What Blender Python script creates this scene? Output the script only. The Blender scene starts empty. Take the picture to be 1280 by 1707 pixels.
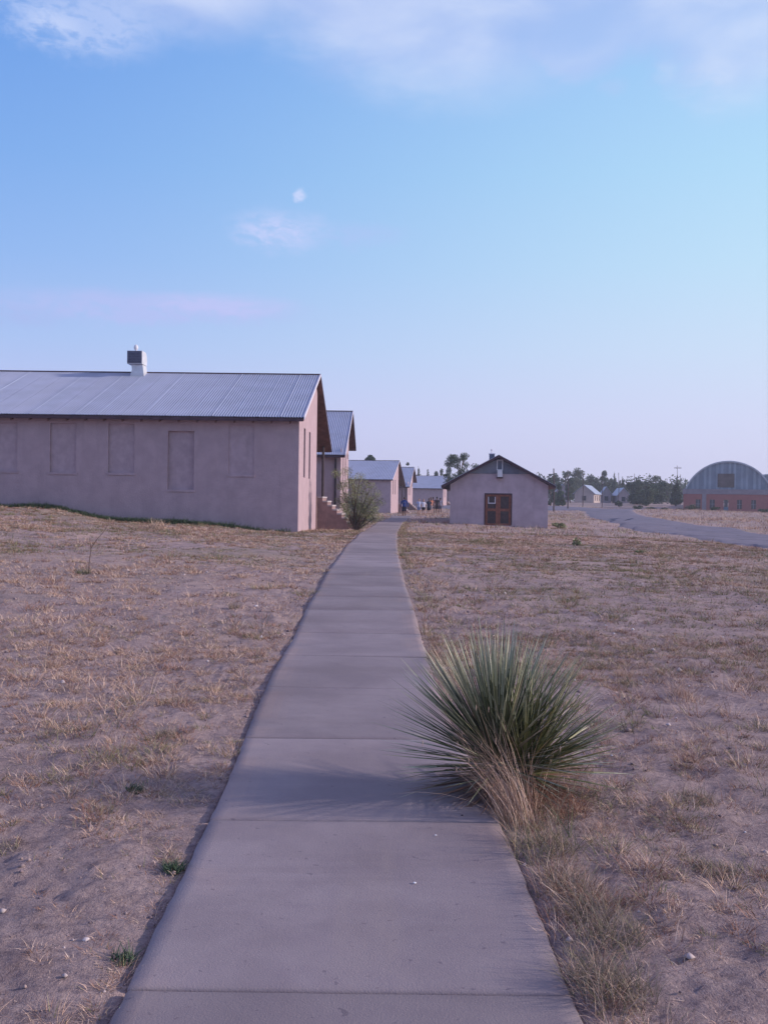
import bpy, math, random
import numpy as np
from mathutils import Vector, Matrix
R = math.radians
sc = bpy.context.scene
col = sc.collection
random.seed(7); rng = np.random.default_rng(11)

# ------------------------------------------------------------------ camera
FPX = 1660.0; CAMZ = 1.7
PITCH = math.atan(18.5/FPX); ROLL = R(0.8)
cam_d = bpy.data.cameras.new('camera'); cam = bpy.data.objects.new('camera', cam_d); col.objects.link(cam)
cam_d.sensor_fit = 'VERTICAL'; cam_d.sensor_height = 36.0; cam_d.lens = FPX/1707*36
cam_d.clip_start = 0.05; cam_d.clip_end = 6000
f0 = Vector((0, math.cos(PITCH), -math.sin(PITCH)))
u0 = Vector((0, math.sin(PITCH), math.cos(PITCH))); r0 = Vector((1, 0, 0))
rt = r0*math.cos(ROLL) + u0*math.sin(ROLL)
up = u0*math.cos(ROLL) - r0*math.sin(ROLL)
cam.matrix_world = Matrix(((rt.x, up.x, -f0.x, 0), (rt.y, up.y, -f0.y, 0), (rt.z, up.z, -f0.z, CAMZ), (0, 0, 0, 1)))
sc.camera = cam
def ray(px, py):
    return f0 + rt*((px-640)/FPX) - up*((py-853.5)/FPX)
def at(px, py, Y):
    """point seen at pixel (px,py) of the photo at world distance Y north of the camera"""
    d = ray(px, py); k = Y/d.y
    return Vector((d.x*k, Y, CAMZ+d.z*k))

# ------------------------------------------------------------------ light
SUN_EL, SUN_AZ = R(20), R(91)         # azimuth clockwise from +Y (the camera heading)
sd = bpy.data.lights.new('sun', 'SUN'); sd.energy = 4.3; sd.angle = R(1.6); sd.color = (1.0, 0.84, 0.76)
so = bpy.data.objects.new('sun', sd); col.objects.link(so)
sdir = Vector((math.sin(SUN_AZ)*math.cos(SUN_EL), math.cos(SUN_AZ)*math.cos(SUN_EL), math.sin(SUN_EL)))
so.rotation_euler = sdir.to_track_quat('Z', 'Y').to_euler()

def lin(c):
    return tuple(((v/255)/12.92 if v/255 <= .04045 else ((v/255+.055)/1.055)**2.4) for v in c)

class NT:
    def __init__(s, tree): s.t = tree; s.n = tree.nodes; s.l = tree.links
    def new(s, kind, **kw):
        n = s.n.new(kind)
        for k, v in kw.items(): setattr(n, k, v)
        return n
    def put(s, sock, v):
        if isinstance(v, bpy.types.NodeSocket): s.l.new(v, sock)
        elif v is not None: sock.default_value = v
    def m(s, op, a, b=None, c=None, clamp=False):
        n = s.new('ShaderNodeMath', operation=op); n.use_clamp = clamp
        for i, v in enumerate((a, b, c)):
            if v is not None: s.put(n.inputs[i], v)
        return n.outputs[0]
    def mix(s, f, a, b, mode='MIX'):
        n = s.new('ShaderNodeMix', data_type='RGBA', blend_type=mode)
        s.put(n.inputs[0], f)
        s.put(n.inputs[6], (*a, 1) if isinstance(a, tuple) and len(a) == 3 else a)
        s.put(n.inputs[7], (*b, 1) if isinstance(b, tuple) and len(b) == 3 else b)
        return n.outputs[2]
    def ramp(s, f, stops, interp='LINEAR'):
        n = s.new('ShaderNodeValToRGB'); cr = n.color_ramp; cr.interpolation = interp
        while len(cr.elements) < len(stops): cr.elements.new(0.5)
        for e, (p, c) in zip(cr.elements, stops):
            e.position = p; e.color = (*c, 1) if len(c) == 3 else c
        s.put(n.inputs[0], f); return n.outputs[0]
    def noise(s, scale, vec=None, detail=4, rough=0.55, dist=0.0, out=0):
        n = s.new('ShaderNodeTexNoise'); n.inputs['Scale'].default_value = scale
        n.inputs['Detail'].default_value = detail; n.inputs['Roughness'].default_value = rough
        n.inputs['Distortion'].default_value = dist
        if vec is not None: s.put(n.inputs['Vector'], vec)
        return n.outputs[out]
    def smooth(s, x, a, b):
        n = s.new('ShaderNodeMapRange', interpolation_type='SMOOTHSTEP')
        s.put(n.inputs[0], x); n.inputs[1].default_value = a; n.inputs[2].default_value = b
        n.inputs[3].default_value = 0; n.inputs[4].default_value = 1
        return n.outputs[0]
    def mapping(s, vec, scale=(1, 1, 1), loc=(0, 0, 0)):
        n = s.new('ShaderNodeMapping'); s.put(n.inputs[0], vec)
        n.inputs['Scale'].default_value = scale; n.inputs['Location'].default_value = loc
        return n.outputs[0]

world = bpy.data.worlds.new('World'); sc.world = world; world.use_nodes = True
w = NT(world.node_tree); w.n.clear()
tc = w.new('ShaderNodeTexCoord').outputs['Generated']
sp = w.new('ShaderNodeSeparateXYZ'); w.put(sp.inputs[0], tc)
el = w.m('MULTIPLY', w.m('ARCSINE', sp.outputs[2]), 180/math.pi)
az = w.m('MULTIPLY', w.m('ARCTAN2', sp.outputs[0], sp.outputs[1]), 180/math.pi)
eln = w.m('DIVIDE', el, 60.0, clamp=True)
Lr = [(0, (205, 203, 240)), (4.7, (196, 203, 250)), (8.5, (172, 199, 249)), (13, (146, 186, 246)), (18, (126, 174, 241)), (24, (110, 161, 236)), (32, (114, 152, 222)), (50, (128, 138, 206))]
Rr = [(0, (228, 225, 255)), (4.7, (220, 227, 255)), (8.5, (212, 232, 255)), (13, (199, 233, 255)), (18, (185, 228, 255)), (24, (170, 215, 255)), (32, (150, 182, 238)), (50, (140, 146, 210))]
cl_ = w.ramp(eln, [(e/60, lin(c)) for e, c in Lr]); cr_ = w.ramp(eln, [(e/60, lin(c)) for e, c in Rr])
azf = w.smooth(az, -30, 32)
sky = w.mix(azf, cl_, cr_)
nish = w.new('ShaderNodeTexSky', sky_type='NISHITA'); nish.sun_disc = False
nish.sun_elevation = SUN_EL; nish.sun_rotation = SUN_AZ; nish.air_density = 1.2; nish.dust_density = 2
nsk = w.mix(1.0, nish.outputs[0], (0.10, 0.10, 0.11), 'MULTIPLY')
sky = w.mix(0.05, sky, nsk)
# clouds in sky-direction space (azimuth, elevation)
cv = w.new('ShaderNodeCombineXYZ'); w.put(cv.inputs[0], az); w.put(cv.inputs[1], el)
cv = cv.outputs[0]
n1 = w.noise(0.16, w.mapping(cv, (0.55, 1.3, 1), (3.1, 7.7, 0)), 5, 0.52, 0.3)
n2 = w.noise(0.5, w.mapping(cv, (0.6, 1.4, 1), (9, 2, 0)), 5, 0.6, 0.2)
n3 = w.noise(1.1, w.mapping(cv, (.8, 1.7, 1), (31, 12, 0)), 6, 0.62, 0.4)
def ell(cx, cy, rx, ry, warp=1.0):
    wx = w.m('ADD', w.m('MULTIPLY', w.m('SUBTRACT', n2, 0.5), warp*2.2), w.m('MULTIPLY', w.m('SUBTRACT', n3, 0.5), warp*1.8))
    dx = w.m('DIVIDE', w.m('SUBTRACT', w.m('ADD', az, wx), cx), rx)
    dy = w.m('DIVIDE', w.m('SUBTRACT', w.m('ADD', el, w.m('MULTIPLY', wx, .5)), cy), ry)
    return w.m('SQRT', w.m('ADD', w.m('MULTIPLY', dx, dx), w.m('MULTIPLY', dy, dy)))
def pe(px, py):
    d = ray(px, py).normalized(); return math.degrees(math.atan2(d.x, d.y)), math.degrees(math.asin(d.z))
def add_cloud(skyc, mask, amount, colr):
    return w.mix(w.m('MULTIPLY', mask, amount), skyc, lin(colr))
def inv(d, a, b): return w.m('SUBTRACT', 1.0, w.smooth(d, a, b))
# thick band over the top: lower edge drawn by a few wide ellipses
band = None
for (px, py, rx, ry) in ((760, -190, 15, 10.2), (330, -190, 9, 7.0), (1230, -120, 6.5, 8.3),  (960, 40, 4, 2.9), (1060, -40, 9, 4.0)):
    ax, ey = pe(px, py); k = inv(ell(ax, ey, rx, ry, 1.0), .68, 1.10)
    band = k if band is None else w.m('MAXIMUM', band, k)
tex = w.m('ADD', 0.44, w.m('MULTIPLY', w.smooth(n1, .25, .75), 0.36))
bcol = w.mix(w.smooth(n1, .3, .65), lin((178, 194, 246)), lin((216, 226, 255)))
sky = w.mix(w.m('MULTIPLY', band, tex), sky, bcol)
for (px, py, rx, ry, a, c, wp) in ((150, 38, 4.4, 1.9, .62, (196, 212, 252), 1.1), (95, 40, 1.5, 1.0, .5, (206, 220, 254), .9), (30, 10, 2.6, 1.3, .45, (186, 206, 250), 1.0), (1195, 118, 1.4, .8, .5, (205, 222, 252), .7), (1110, 118, .75, .55, .5, (190, 215, 250), .5), (1010, 150, 1.0, .5, .22, (190, 205, 248), .8),
        (503, 324, .42, .36, .95, (200, 216, 254), .5), (468, 384, 3.0, 1.3, .95, (196, 210, 253), 1.0), (600, 392, 2.8, .7, .5, (178, 200, 248), 1.2),
        (240, 514, 9, 1.0, .7, (186, 196, 247), 1.2), (370, 508, 4.4, .7, .7, (196, 202, 250), .9), (30, 525, 3.0, .9, .35, (176, 186, 240), 1.0)):
    ax, ey = pe(px, py)
    m_ = w.m('MULTIPLY', inv(ell(ax, ey, rx, ry, wp), .1, 1.25), w.m('ADD', w.m('MULTIPLY', w.smooth(n3, .33, .62), .85), .25 if 1 < rx < 3.5 else .6), clamp=True)
    sky = add_cloud(sky, m_, a, c)
# unseen overcast overhead and behind the camera, added to tint the ambient light lilac
hi = w.m('MULTIPLY', w.smooth(el, 30, 42), w.m('ADD', .7, w.m('MULTIPLY', n1, .3)))
sky = w.mix(hi, sky, lin((166, 166, 216)))
bg = w.new('ShaderNodeBackground'); w.put(bg.inputs[0], sky); bg.inputs[1].default_value = 1.0
wo = w.new('ShaderNodeOutputWorld'); w.l.new(bg.outputs[0], wo.inputs[0])

vs = sc.view_settings; vs.view_transform = 'Standard'; vs.look = 'None'; vs.gamma = 1; vs.exposure = 0.0; vs.use_curve_mapping = False
sc.cycles.max_bounces = 6; sc.cycles.diffuse_bounces = 3; sc.cycles.transparent_max_bounces = 8
sc.cycles.volume_bounces = 0

# ------------------------------------------------------------------ materials
def mat(name, base, rough=0.85, var=0.12, scale=3.0, bump=0.0, bscale=40, metallic=0.0, spec=0.3, extra=None, attr=None):
    m = bpy.data.materials.new(name); m.use_nodes = True
    t = NT(m.node_tree); p = t.n['Principled BSDF']
    oc = t.new('ShaderNodeTexCoord').outputs['Object']
    n = t.noise(scale, oc, 6, 0.6)
    d = tuple(v*(1-var) for v in base); b = tuple(min(1, v*(1+var)) for v in base)
    c = t.mix(t.smooth(n, .3, .7), d, b)
    if attr:
        a = t.new('ShaderNodeAttribute', attribute_name=attr)
        c = t.mix(1.0, c, a.outputs['Color'], 'MULTIPLY')
    if extra: c = extra(t, c, oc, p) or c
    t.put(p.inputs['Base Color'], c)
    p.inputs['Roughness'].default_value = rough; p.inputs['Metallic'].default_value = metallic
    p.inputs['Specular IOR Level'].default_value = spec
    if bump:
        bn = t.new('ShaderNodeBump'); bn.inputs['Strength'].default_value = bump; bn.inputs['Distance'].default_value = 0.02
        t.put(bn.inputs['Height'], t.noise(bscale, oc, 5, .65)); t.l.new(bn.outputs[0], p.inputs['Normal'])
    return m

def stucco_extra(t, c, oc, p):
    n = t.noise(0.7, oc, 6, .7, .6); n2 = t.noise(5, oc, 5, .7)
    c = t.mix(t.m('MULTIPLY', t.smooth(n, .48, .78), .22), c, (.27, .205, .225))
    vm = t.mapping(oc, (3.0, 3.0, .25))
    c = t.mix(t.m('MULTIPLY', t.smooth(t.noise(1.2, vm, 5, .6), .5, .8), .25), c, (.25, .195, .21))
    return t.mix(t.m('MULTIPLY', t.smooth(n2, .55, .8), .18), c, (.55, .46, .48))
M = {}
M['stucco'] = mat('stucco', (.41, .305, .338), .95, .08, 1.6, .9, 14, extra=stucco_extra)
M['stucco_b'] = mat('stucco_panel', (.415, .312, .35), .95, .10, 3.2, .5, 24, extra=stucco_extra)
M['stucco_g'] = mat('stucco_grey', (.455, .37, .42), .95, .12, 1.2, .5, 24, extra=stucco_extra)
M['brown_wall'] = mat('brown_render', (.25, .165, .165), .95, .18, 2.5, .4, 30)
M['concrete'] = mat('step_concrete', (.42, .37, .38), .9, .2, 5, .3, 50)
def metal_extra(t, c, oc, p):
    s = t.new('ShaderNodeSeparateXYZ'); t.put(s.inputs[0], oc)
    pn = t.m('FLOOR', t.m('DIVIDE', s.outputs[0], .92))
    wn = t.new('ShaderNodeTexWhiteNoise', noise_dimensions='1D'); t.put(wn.inputs['W'], pn)
    c = t.mix(t.m('MULTIPLY', wn.outputs[0], .16), c, (.56, .57, .66))
    st = t.noise(1.0, t.mapping(oc, (5, .7, .7)), 5, .65)
    return t.mix(t.m('MULTIPLY', t.smooth(st, .5, .8), .2), c, (.28, .26, .30))
M['roof'] = mat('corrugated_roof', (.33, .37, .49), .5, .08, .9, .0, metallic=.35, spec=.5, extra=metal_extra)
M['zinc'] = mat('zinc', (.62, .62, .66), .45, .1, 4, metallic=.3)
M['zinc_dark'] = mat('louvre_metal', (.10, .10, .16), .6, .2, 8, metallic=.2)
M['trim'] = mat('pale_trim', (.62, .60, .68), .6, .1, 4)
M['wood_dk'] = mat('weathered_soffit', (.13, .065, .055), .9, .3, 3, .2, 30)
M['post'] = mat('dark_post', (.055, .04, .05), .8, .2, 5)
M['win_dark'] = mat('window_slit', (.10, .04, .045), .6, .3, 6)
M['door_wood'] = mat('door_wood', (.23, .085, .06), .7, .25, 6, .2, 60)
M['door_in'] = mat('door_panel_dark', (.055, .038, .045), .5, .3, 5)
M['glass'] = mat('dark_glass', (.03, .035, .05), .15, .2, 5, spec=.6)
M['fascia'] = mat('dark_fascia', (.075, .045, .06), .85, .25, 4)
M['siding'] = mat('gable_siding', (.20, .215, .27), .85, .12, 2.0)
M['siding_b'] = mat('gable_siding_dark', (.14, .155, .21), .85, .12, 2.0)
M['white'] = mat('white_paint', (.62, .62, .66), .6, .08, 6)
M['hangar_metal'] = mat('hangar_sheet', (.19, .24, .31), .55, .15, .6, metallic=.15)
M['hangar_light'] = mat('hangar_sheet_light', (.27, .33, .40), .55, .12, .6, metallic=.15)
M['hangar_roof'] = mat('hangar_roof', (.42, .46, .52), .5, .1, .5, metallic=.3)
M['brick'] = mat('brick', (.33, .125, .12), .9, .08, 1.5)
M['band'] = mat('concrete_band', (.25, .22, .25), .9, .15, 1)
M['sign_brown'] = mat('boarded_opening', (.12, .10, .10), .8, .3, .8)
M['blue_door'] = mat('blue_door', (.12, .20, .28), .6, .1, 3)
M['pole'] = mat('pole_wood', (.075, .05, .05), .9, .2, 4)
M['house'] = mat('house_wall', (.30, .25, .28), .9, .1, 1)
M['house_lit'] = mat('house_wall_lit', (.40, .33, .32), .9, .1, 1)  # copy of the house wall with sunlight put into its colour, brighter and warmer
M['bark'] = mat('bark', (.10, .07, .06), .95, .3, 8, .4, 30)
M['leaf'] = mat('leaf', (.05, .082, .042), .7, .35, 2.0, attr='col', spec=.2)
M['leaf_pale'] = mat('leaf_pale', (.085, .11, .055), .7, .3, 2.0, attr='col', spec=.2)
M['mesq'] = mat('mesquite_leaf', (.23, .255, .14), .7, .3, 3.0, attr='col', spec=.2)
M['grass'] = mat('grass_blades', (1, 1, 1), .8, .0, 2, attr='col', spec=.15)
M['yucca'] = mat('yucca_leaf', (1, 1, 1), .55, .0, 2, attr='col', spec=.35)
M['stone'] = mat('pebble', (1, 1, 1), .9, .1, 9, attr='col')

# ground
def ground_mat():
    m = bpy.data.materials.new('dry_soil'); m.use_nodes = True
    t = NT(m.node_tree); p = t.n['Principled BSDF']
    oc = t.new('ShaderNodeTexCoord').outputs['Object']
    a = t.noise(.55, oc, 8, .62, .5); b = t.noise(2.6, oc, 8, .65, .4); c3 = t.noise(17, oc, 6, .7); d = t.noise(95, oc, 4, .7)
    soil = t.mix(t.smooth(b, .3, .7), (.285, .215, .212), (.47, .36, .34))
    soil = t.mix(t.m('MULTIPLY', t.smooth(c3, .42, .66), .65), soil, (.15, .118, .14))
    soil = t.mix(t.m('MULTIPLY', t.smooth(d, .5, .72), .45), soil, (.60, .50, .50))
    soil = t.mix(t.m('MULTIPLY', t.smooth(t.noise(9, oc, 7, .75, .5), .54, .66), .6), soil, (.17, .128, .135))
    straw = t.mix(t.smooth(c3, .35, .7), (.33, .225, .19), (.63, .475, .41))
    s = t.new('ShaderNodeSeparateXYZ'); t.put(s.inputs[0], oc)
    far = t.smooth(s.outputs[1], 6, 26)
    k = t.m('MULTIPLY', t.smooth(t.m('ADD', t.m('MULTIPLY', a, .55), t.m('MULTIPLY', b, .45)), .44, .62), t.m('ADD', .18, t.m('MULTIPLY', far, .72)))
    c = t.mix(k, soil, straw)
    green = t.m('MULTIPLY', t.smooth(t.noise(.16, oc, 5, .6, .4), .46, .66), t.m('MULTIPLY', far, .42))
    c = t.mix(green, c, (.235, .205, .125))
    c = t.mix(t.m('MULTIPLY', t.smooth(t.noise(6, oc, 6, .72, .3), .52, .70), .55), c, (.19, .135, .125))
    t.put(p.inputs['Base Color'], c); p.inputs['Roughness'].default_value = 1.0; p.inputs['Specular IOR Level'].default_value = .1
    bn = t.new('ShaderNodeBump'); bn.inputs['Strength'].default_value = 1.0; bn.inputs['Distance'].default_value = .035
    t.put(bn.inputs['Height'], t.m('ADD', t.m('MULTIPLY', c3, 1.0), t.m('MULTIPLY', d, .35))); t.l.new(bn.outputs[0], p.inputs['Normal'])
    return m
M['ground'] = ground_mat()
def path_mat():
    m = bpy.data.materials.new('path_concrete'); m.use_nodes = True
    t = NT(m.node_tree); p = t.n['Principled BSDF']
    oc = t.new('ShaderNodeTexCoord').outputs['Object']
    a = t.noise(.9, oc, 7, .6, .4); b = t.noise(7, oc, 7, .68); d = t.noise(140, oc, 3, .7)
    at_ = t.new('ShaderNodeAttribute', attribute_name='col')
    c = t.mix(t.smooth(a, .3, .7), (.222, .187, .202), (.295, .252, .266))
    c = t.mix(t.m('MULTIPLY', t.smooth(b, .42, .75), .28), c, (.20, .165, .20))
    c = t.mix(t.m('MULTIPLY', t.smooth(d, .5, .72), .30), c, (.36, .29, .28))
    sp_ = t.noise(24, oc, 2, .5)
    c = t.mix(t.m('MULTIPLY', t.smooth(sp_, .70, .74), .5), c, (.11, .09, .12))
    st = t.noise(.5, t.mapping(oc, (.6, 3.2, 1)), 6, .65, .8)
    c = t.mix(t.m('MULTIPLY', t.smooth(st, .48, .72), .40), c, (.19, .155, .165))
    st2 = t.noise(.8, t.mapping(oc, (2.6, .5, 1), (4, 8, 0)), 5, .6, .6)
    c = t.mix(t.m('MULTIPLY', t.smooth(st2, .55, .78), .35), c, (.34, .28, .25))
    c = t.mix(1.0, c, at_.outputs['Color'], 'MULTIPLY')
    t.put(p.inputs['Base Color'], c); p.inputs['Roughness'].default_value = .9; p.inputs['Specular IOR Level'].default_value = .25
    bn = t.new('ShaderNodeBump'); bn.inputs['Strength'].default_value = .5; bn.inputs['Distance'].default_value = .006
    t.put(bn.inputs['Height'], t.m('ADD', d, t.m('MULTIPLY', b, .8))); t.l.new(bn.outputs[0], p.inputs['Normal'])
    return m
M['path'] = path_mat()
def road_extra(t, c, oc, p):
    n = t.noise(.25, t.mapping(oc, (1, 1, 1)), 6, .65, .6)
    c = t.mix(t.m('MULTIPLY', t.smooth(n, .45, .7), .4), c, (.25, .20, .22))
    vo = t.new('ShaderNodeTexVoronoi', feature='DISTANCE_TO_EDGE'); vo.inputs['Scale'].default_value = .35
    t.put(vo.inputs['Vector'], oc)
    return t.mix(t.m('MULTIPLY', t.m('SUBTRACT', 1, t.smooth(vo.outputs[0], .0, .03)), .4), c, (.08, .07, .09))
M['road'] = mat('road_asphalt', (.155, .14, .185), .9, .18, .8, .3, 30, extra=road_extra)

# ------------------------------------------------------------------ object helpers
def tag(o, label=None, cat=None, group=None, kind=None):
    if label: o['label'] = label
    if cat: o['category'] = cat
    if group: o['group'] = group
    if kind: o['kind'] = kind
    return o
def empty(name, loc, rz=0, **kw):
    o = bpy.data.objects.new(name, None); col.objects.link(o); o.location = loc; o.rotation_euler = (0, 0, rz)
    o.empty_display_size = .3
    return tag(o, **kw)

class MB:
    def __init__(s): s.v = []; s.f = []; s.mi = []
    def poly(s, pts, mi=0):
        b = len(s.v); s.v += [tuple(p) for p in pts]; s.f.append(tuple(range(b, b+len(pts)))); s.mi.append(mi); return s
    def box(s, x0, x1, y0, y1, z0, z1, mi=0):
        b = len(s.v)
        s.v += [(x0, y0, z0), (x1, y0, z0), (x1, y1, z0), (x0, y1, z0), (x0, y0, z1), (x1, y0, z1), (x1, y1, z1), (x0, y1, z1)]
        for f in ((0, 3, 2, 1), (4, 5, 6, 7), (0, 1, 5, 4), (1, 2, 6, 5), (2, 3, 7, 6), (3, 0, 4, 7)):
            s.f.append(tuple(b+i for i in f)); s.mi.append(mi)
        return s
    def prism(s, prof, a0, a1, axis='x', mi=0):
        """extrude a closed 2D profile along an axis; prof = [(p,q)] (the two other axes in order)"""
        def P(a, p, q): return (a, p, q) if axis == 'x' else ((p, a, q) if axis == 'y' else (p, q, a))
        n = len(prof); b = len(s.v)
        s.v += [P(a0, *p) for p in prof] + [P(a1, *p) for p in prof]
        s.f.append(tuple(b+i for i in range(n))[::-1]); s.f.append(tuple(b+n+i for i in range(n))); s.mi += [mi, mi]
        for i in range(n):
            j = (i+1) % n; s.f.append((b+i, b+j, b+n+j, b+n+i)); s.mi.append(mi)
        return s
    def tube(s, pts, rad, n=8, cap=True, mi=0):
        pts = [Vector(p) for p in pts]; b = len(s.v); ring = []
        if not hasattr(rad, '__len__'): rad = [rad]*len(pts)
        ref = None
        for i, p in enumerate(pts):
            t = (pts[min(i+1, len(pts)-1)]-pts[max(i-1, 0)]).normalized()
            if ref is None: ref = Vector((1, 0, 0)) if abs(t.x) < .8 else Vector((0, 1, 0))
            u = (ref - t*ref.dot(t)).normalized(); ref = u; v = t.cross(u)
            for k in range(n):
                a = 2*math.pi*k/n; s.v.append(tuple(p + (u*math.cos(a)+v*math.sin(a))*rad[i]))
        for i in range(len(pts)-1):
            for k in range(n):
                a = b+i*n+k; c = b+i*n+(k+1) % n; s.f.append((a, c, c+n, a+n)); s.mi.append(mi)
        if cap:
            s.f.append(tuple(b+k for k in range(n))[::-1]); s.f.append(tuple(b+(len(pts)-1)*n+k for k in range(n))); s.mi += [mi, mi]
        return s
    def ball(s, c, r, nu=12, nv=8, mi=0):
        if not hasattr(r, '__len__'): r = (r, r, r)
        b = len(s.v); c = Vector(c)
        s.v.append((c.x, c.y, c.z-r[2]))
        for j in range(1, nv):
            ph = -math.pi/2+math.pi*j/nv
            for i in range(nu):
                a = 2*math.pi*i/nu; s.v.append((c.x+r[0]*math.cos(ph)*math.cos(a), c.y+r[1]*math.cos(ph)*math.sin(a), c.z+r[2]*math.sin(ph)))
        s.v.append((c.x, c.y, c.z+r[2])); top = len(s.v)-1
        for i in range(nu):
            k = (i+1) % nu
            s.f.append((b, b+1+k, b+1+i)); s.mi.append(mi)
            for j in range(nv-2):
                o = b+1+j*nu; s.f.append((o+i, o+k, o+nu+k, o+nu+i)); s.mi.append(mi)
            o = b+1+(nv-2)*nu; s.f.append((o+i, o+k, top)); s.mi.append(mi)
        return s
    def build(s, name, mats, parent=None, smooth=False, loc=None):
        me = bpy.data.meshes.new(name); me.from_pydata(s.v, [], s.f)
        mats = mats if isinstance(mats, (list, tuple)) else [mats]
        for m in mats: me.materials.append(m)
        if len(mats) > 1: me.polygons.foreach_set('material_index', s.mi)
        if smooth: me.polygons.foreach_set('use_smooth', [True]*len(me.polygons))
        me.update()
        o = bpy.data.objects.new(name, me); col.objects.link(o)
        if parent: o.parent = parent
        if loc is not None: o.location = loc
        return o

def np_mesh(name, V, F, material, parent=None, colors=None, smooth=False, fsize=4):
    """V (n,3), F (m,4|3) arrays, colors (m,3) per face -> corner colour attribute"""
    me = bpy.data.meshes.new(name)
    V = np.ascontiguousarray(V, dtype=np.float32); F = np.ascontiguousarray(F, dtype=np.int32)
    me.vertices.add(len(V)); me.vertices.foreach_set('co', V.ravel())
    me.loops.add(F.size); me.loops.foreach_set('vertex_index', F.ravel())
    me.polygons.add(len(F)); me.polygons.foreach_set('loop_start', np.arange(0, F.size, F.shape[1], dtype=np.int32))
    if smooth: me.polygons.foreach_set('use_smooth', np.ones(len(F), dtype=bool))
    me.update(calc_edges=True)
    if colors is not None:
        a = me.color_attributes.new('col', 'FLOAT_COLOR', 'CORNER')
        c = np.ones((len(F), F.shape[1], 4), dtype=np.float32); c[:, :, :3] = colors[:, None, :]
        a.data.foreach_set('color', c.ravel())
    me.materials.append(material)
    o = bpy.data.objects.new(name, me); col.objects.link(o)
    if parent: o.parent = parent
    return o

# numpy value noise
def vnoise(x, y, seed=0):
    xi = np.floor(x).astype(np.int64); yi = np.floor(y).astype(np.int64); xf = x-xi; yf = y-yi
    def h(a, b):
        n = (a*374761393 + b*668265263 + seed*144665) & 0xffffffff
        n = ((n ^ (n >> 13))*1274126177) & 0xffffffff
        return ((n ^ (n >> 16)) & 0xffff)/65535.0
    u = xf*xf*(3-2*xf); v = yf*yf*(3-2*yf)
    return (h(xi, yi)*(1-u)+h(xi+1, yi)*u)*(1-v) + (h(xi, yi+1)*(1-u)+h(xi+1, yi+1)*u)*v
def fbm(x, y, sc_, octv=4, seed=0, gain=.5):
    s = 0; a = 1; t = 0
    for i in range(octv):
        s = s + a*vnoise(x*sc_*2**i+13.7*i, y*sc_*2**i+5.1*i, seed+i); t += a; a *= gain
    return s/t

# ------------------------------------------------------------------ terrain
CP = [(-30, -30, 0), (0, -30, 0), (30, -30, 0), (-8, 2, 0), (0, 2, 0), (8, 2, 0), (-20, 3, .1), (20, 3, 0), (-4, 7, 0), (0, 7, 0), (5, 7, 0), (0, 11, .05), (-6, 11, .05), (6, 11, .03),
      (-.5, 15.3, .17), (-7, 16, .2), (7, 16, .1), (-.8, 22.7, .25), (-8, 23, .38), (10, 23, .1), (-.6, 36, .3), (-3.5, 40, .37), (-8.2, 40, .66), (-15.4, 40.5, 1.24), (-25, 41, 1.7), (-60, 45, 2.2), (-14, 30, .75),
      (9, 36, .12), (22, 34, -.1), (22, 48, -.15), (-3, 49, .23), (-1, 49, .30), (0, 60, .4), (4.2, 62, .37), (10.1, 62, .09), (7, 58, .22), (20, 62, -.1), (1, 72, .38), (2.8, 72, .42), (5.5, 75, .74), (4.2, 71, .56), (8, 80, .75), (1.7, 85, .28), (5, 92, .3), (9, 95, .6), (16, 90, .1), (-5, 62, .3),
      (30, 80, -.1), (25, 110, .2), (45, 120, .0), (1, 139, -.3), (6, 135, 0), (15, 150, .4), (12, 220, .2), (40, 160, .9), (30, 190, 1.2), (62, 190, .15), (85, 190, .15), (50, 250, 1.95), (70, 255, 1.95), (25, 250, 1.6), (100, 250, 1.8),
      (-60, 120, 1), (-60, 220, 1.5), (0, 330, 2.4), (100, 340, 2.6), (-150, 330, 2.4), (250, 300, 2.2), (0, 800, 3), (300, 800, 3), (-300, 800, 3), (-100, 60, 2.2), (100, 60, -.2), (200, 120, 0.2), (140, 190, .2), (60, 20, 0)]
CPA = np.array(CP, dtype=float)
def warp(x, y):
    yy = np.maximum(y, -60)+75.0
    q = np.maximum(y, 0)+22.0
    return np.asarray(x)/q*3.2, np.log(q)*3.4 + np.minimum(y, 0)*.1
_cu, _cw = warp(CPA[:, 0], CPA[:, 1])
def base_h(x, y):
    x = np.asarray(x, dtype=float); y = np.asarray(y, dtype=float)
    u, v = warp(x, y); num = np.zeros_like(u); den = np.zeros_like(u)
    for a, b, z in zip(_cu, _cw, CPA[:, 2]):
        wgt = 1.0/((u-a)**2+(v-b)**2+.012)**1.7
        num += wgt*z; den += wgt
    return num/den
def bh(x, y): return float(base_h(np.array([x]), np.array([y]))[0])
def unproj(px, py, lo=1.0, hi=600):
    """where the ray through a photo pixel meets the terrain"""
    ys = np.exp(np.linspace(math.log(lo), math.log(hi), 900)); d = ray(px, py)
    X = d.x/d.y*ys; Z = CAMZ+d.z/d.y*ys; g = base_h(X, ys)
    k = np.argmax(Z < g)
    if Z[k] >= g[k]: k = len(ys)-1
    return Vector((X[k], ys[k], g[k]))

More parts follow.
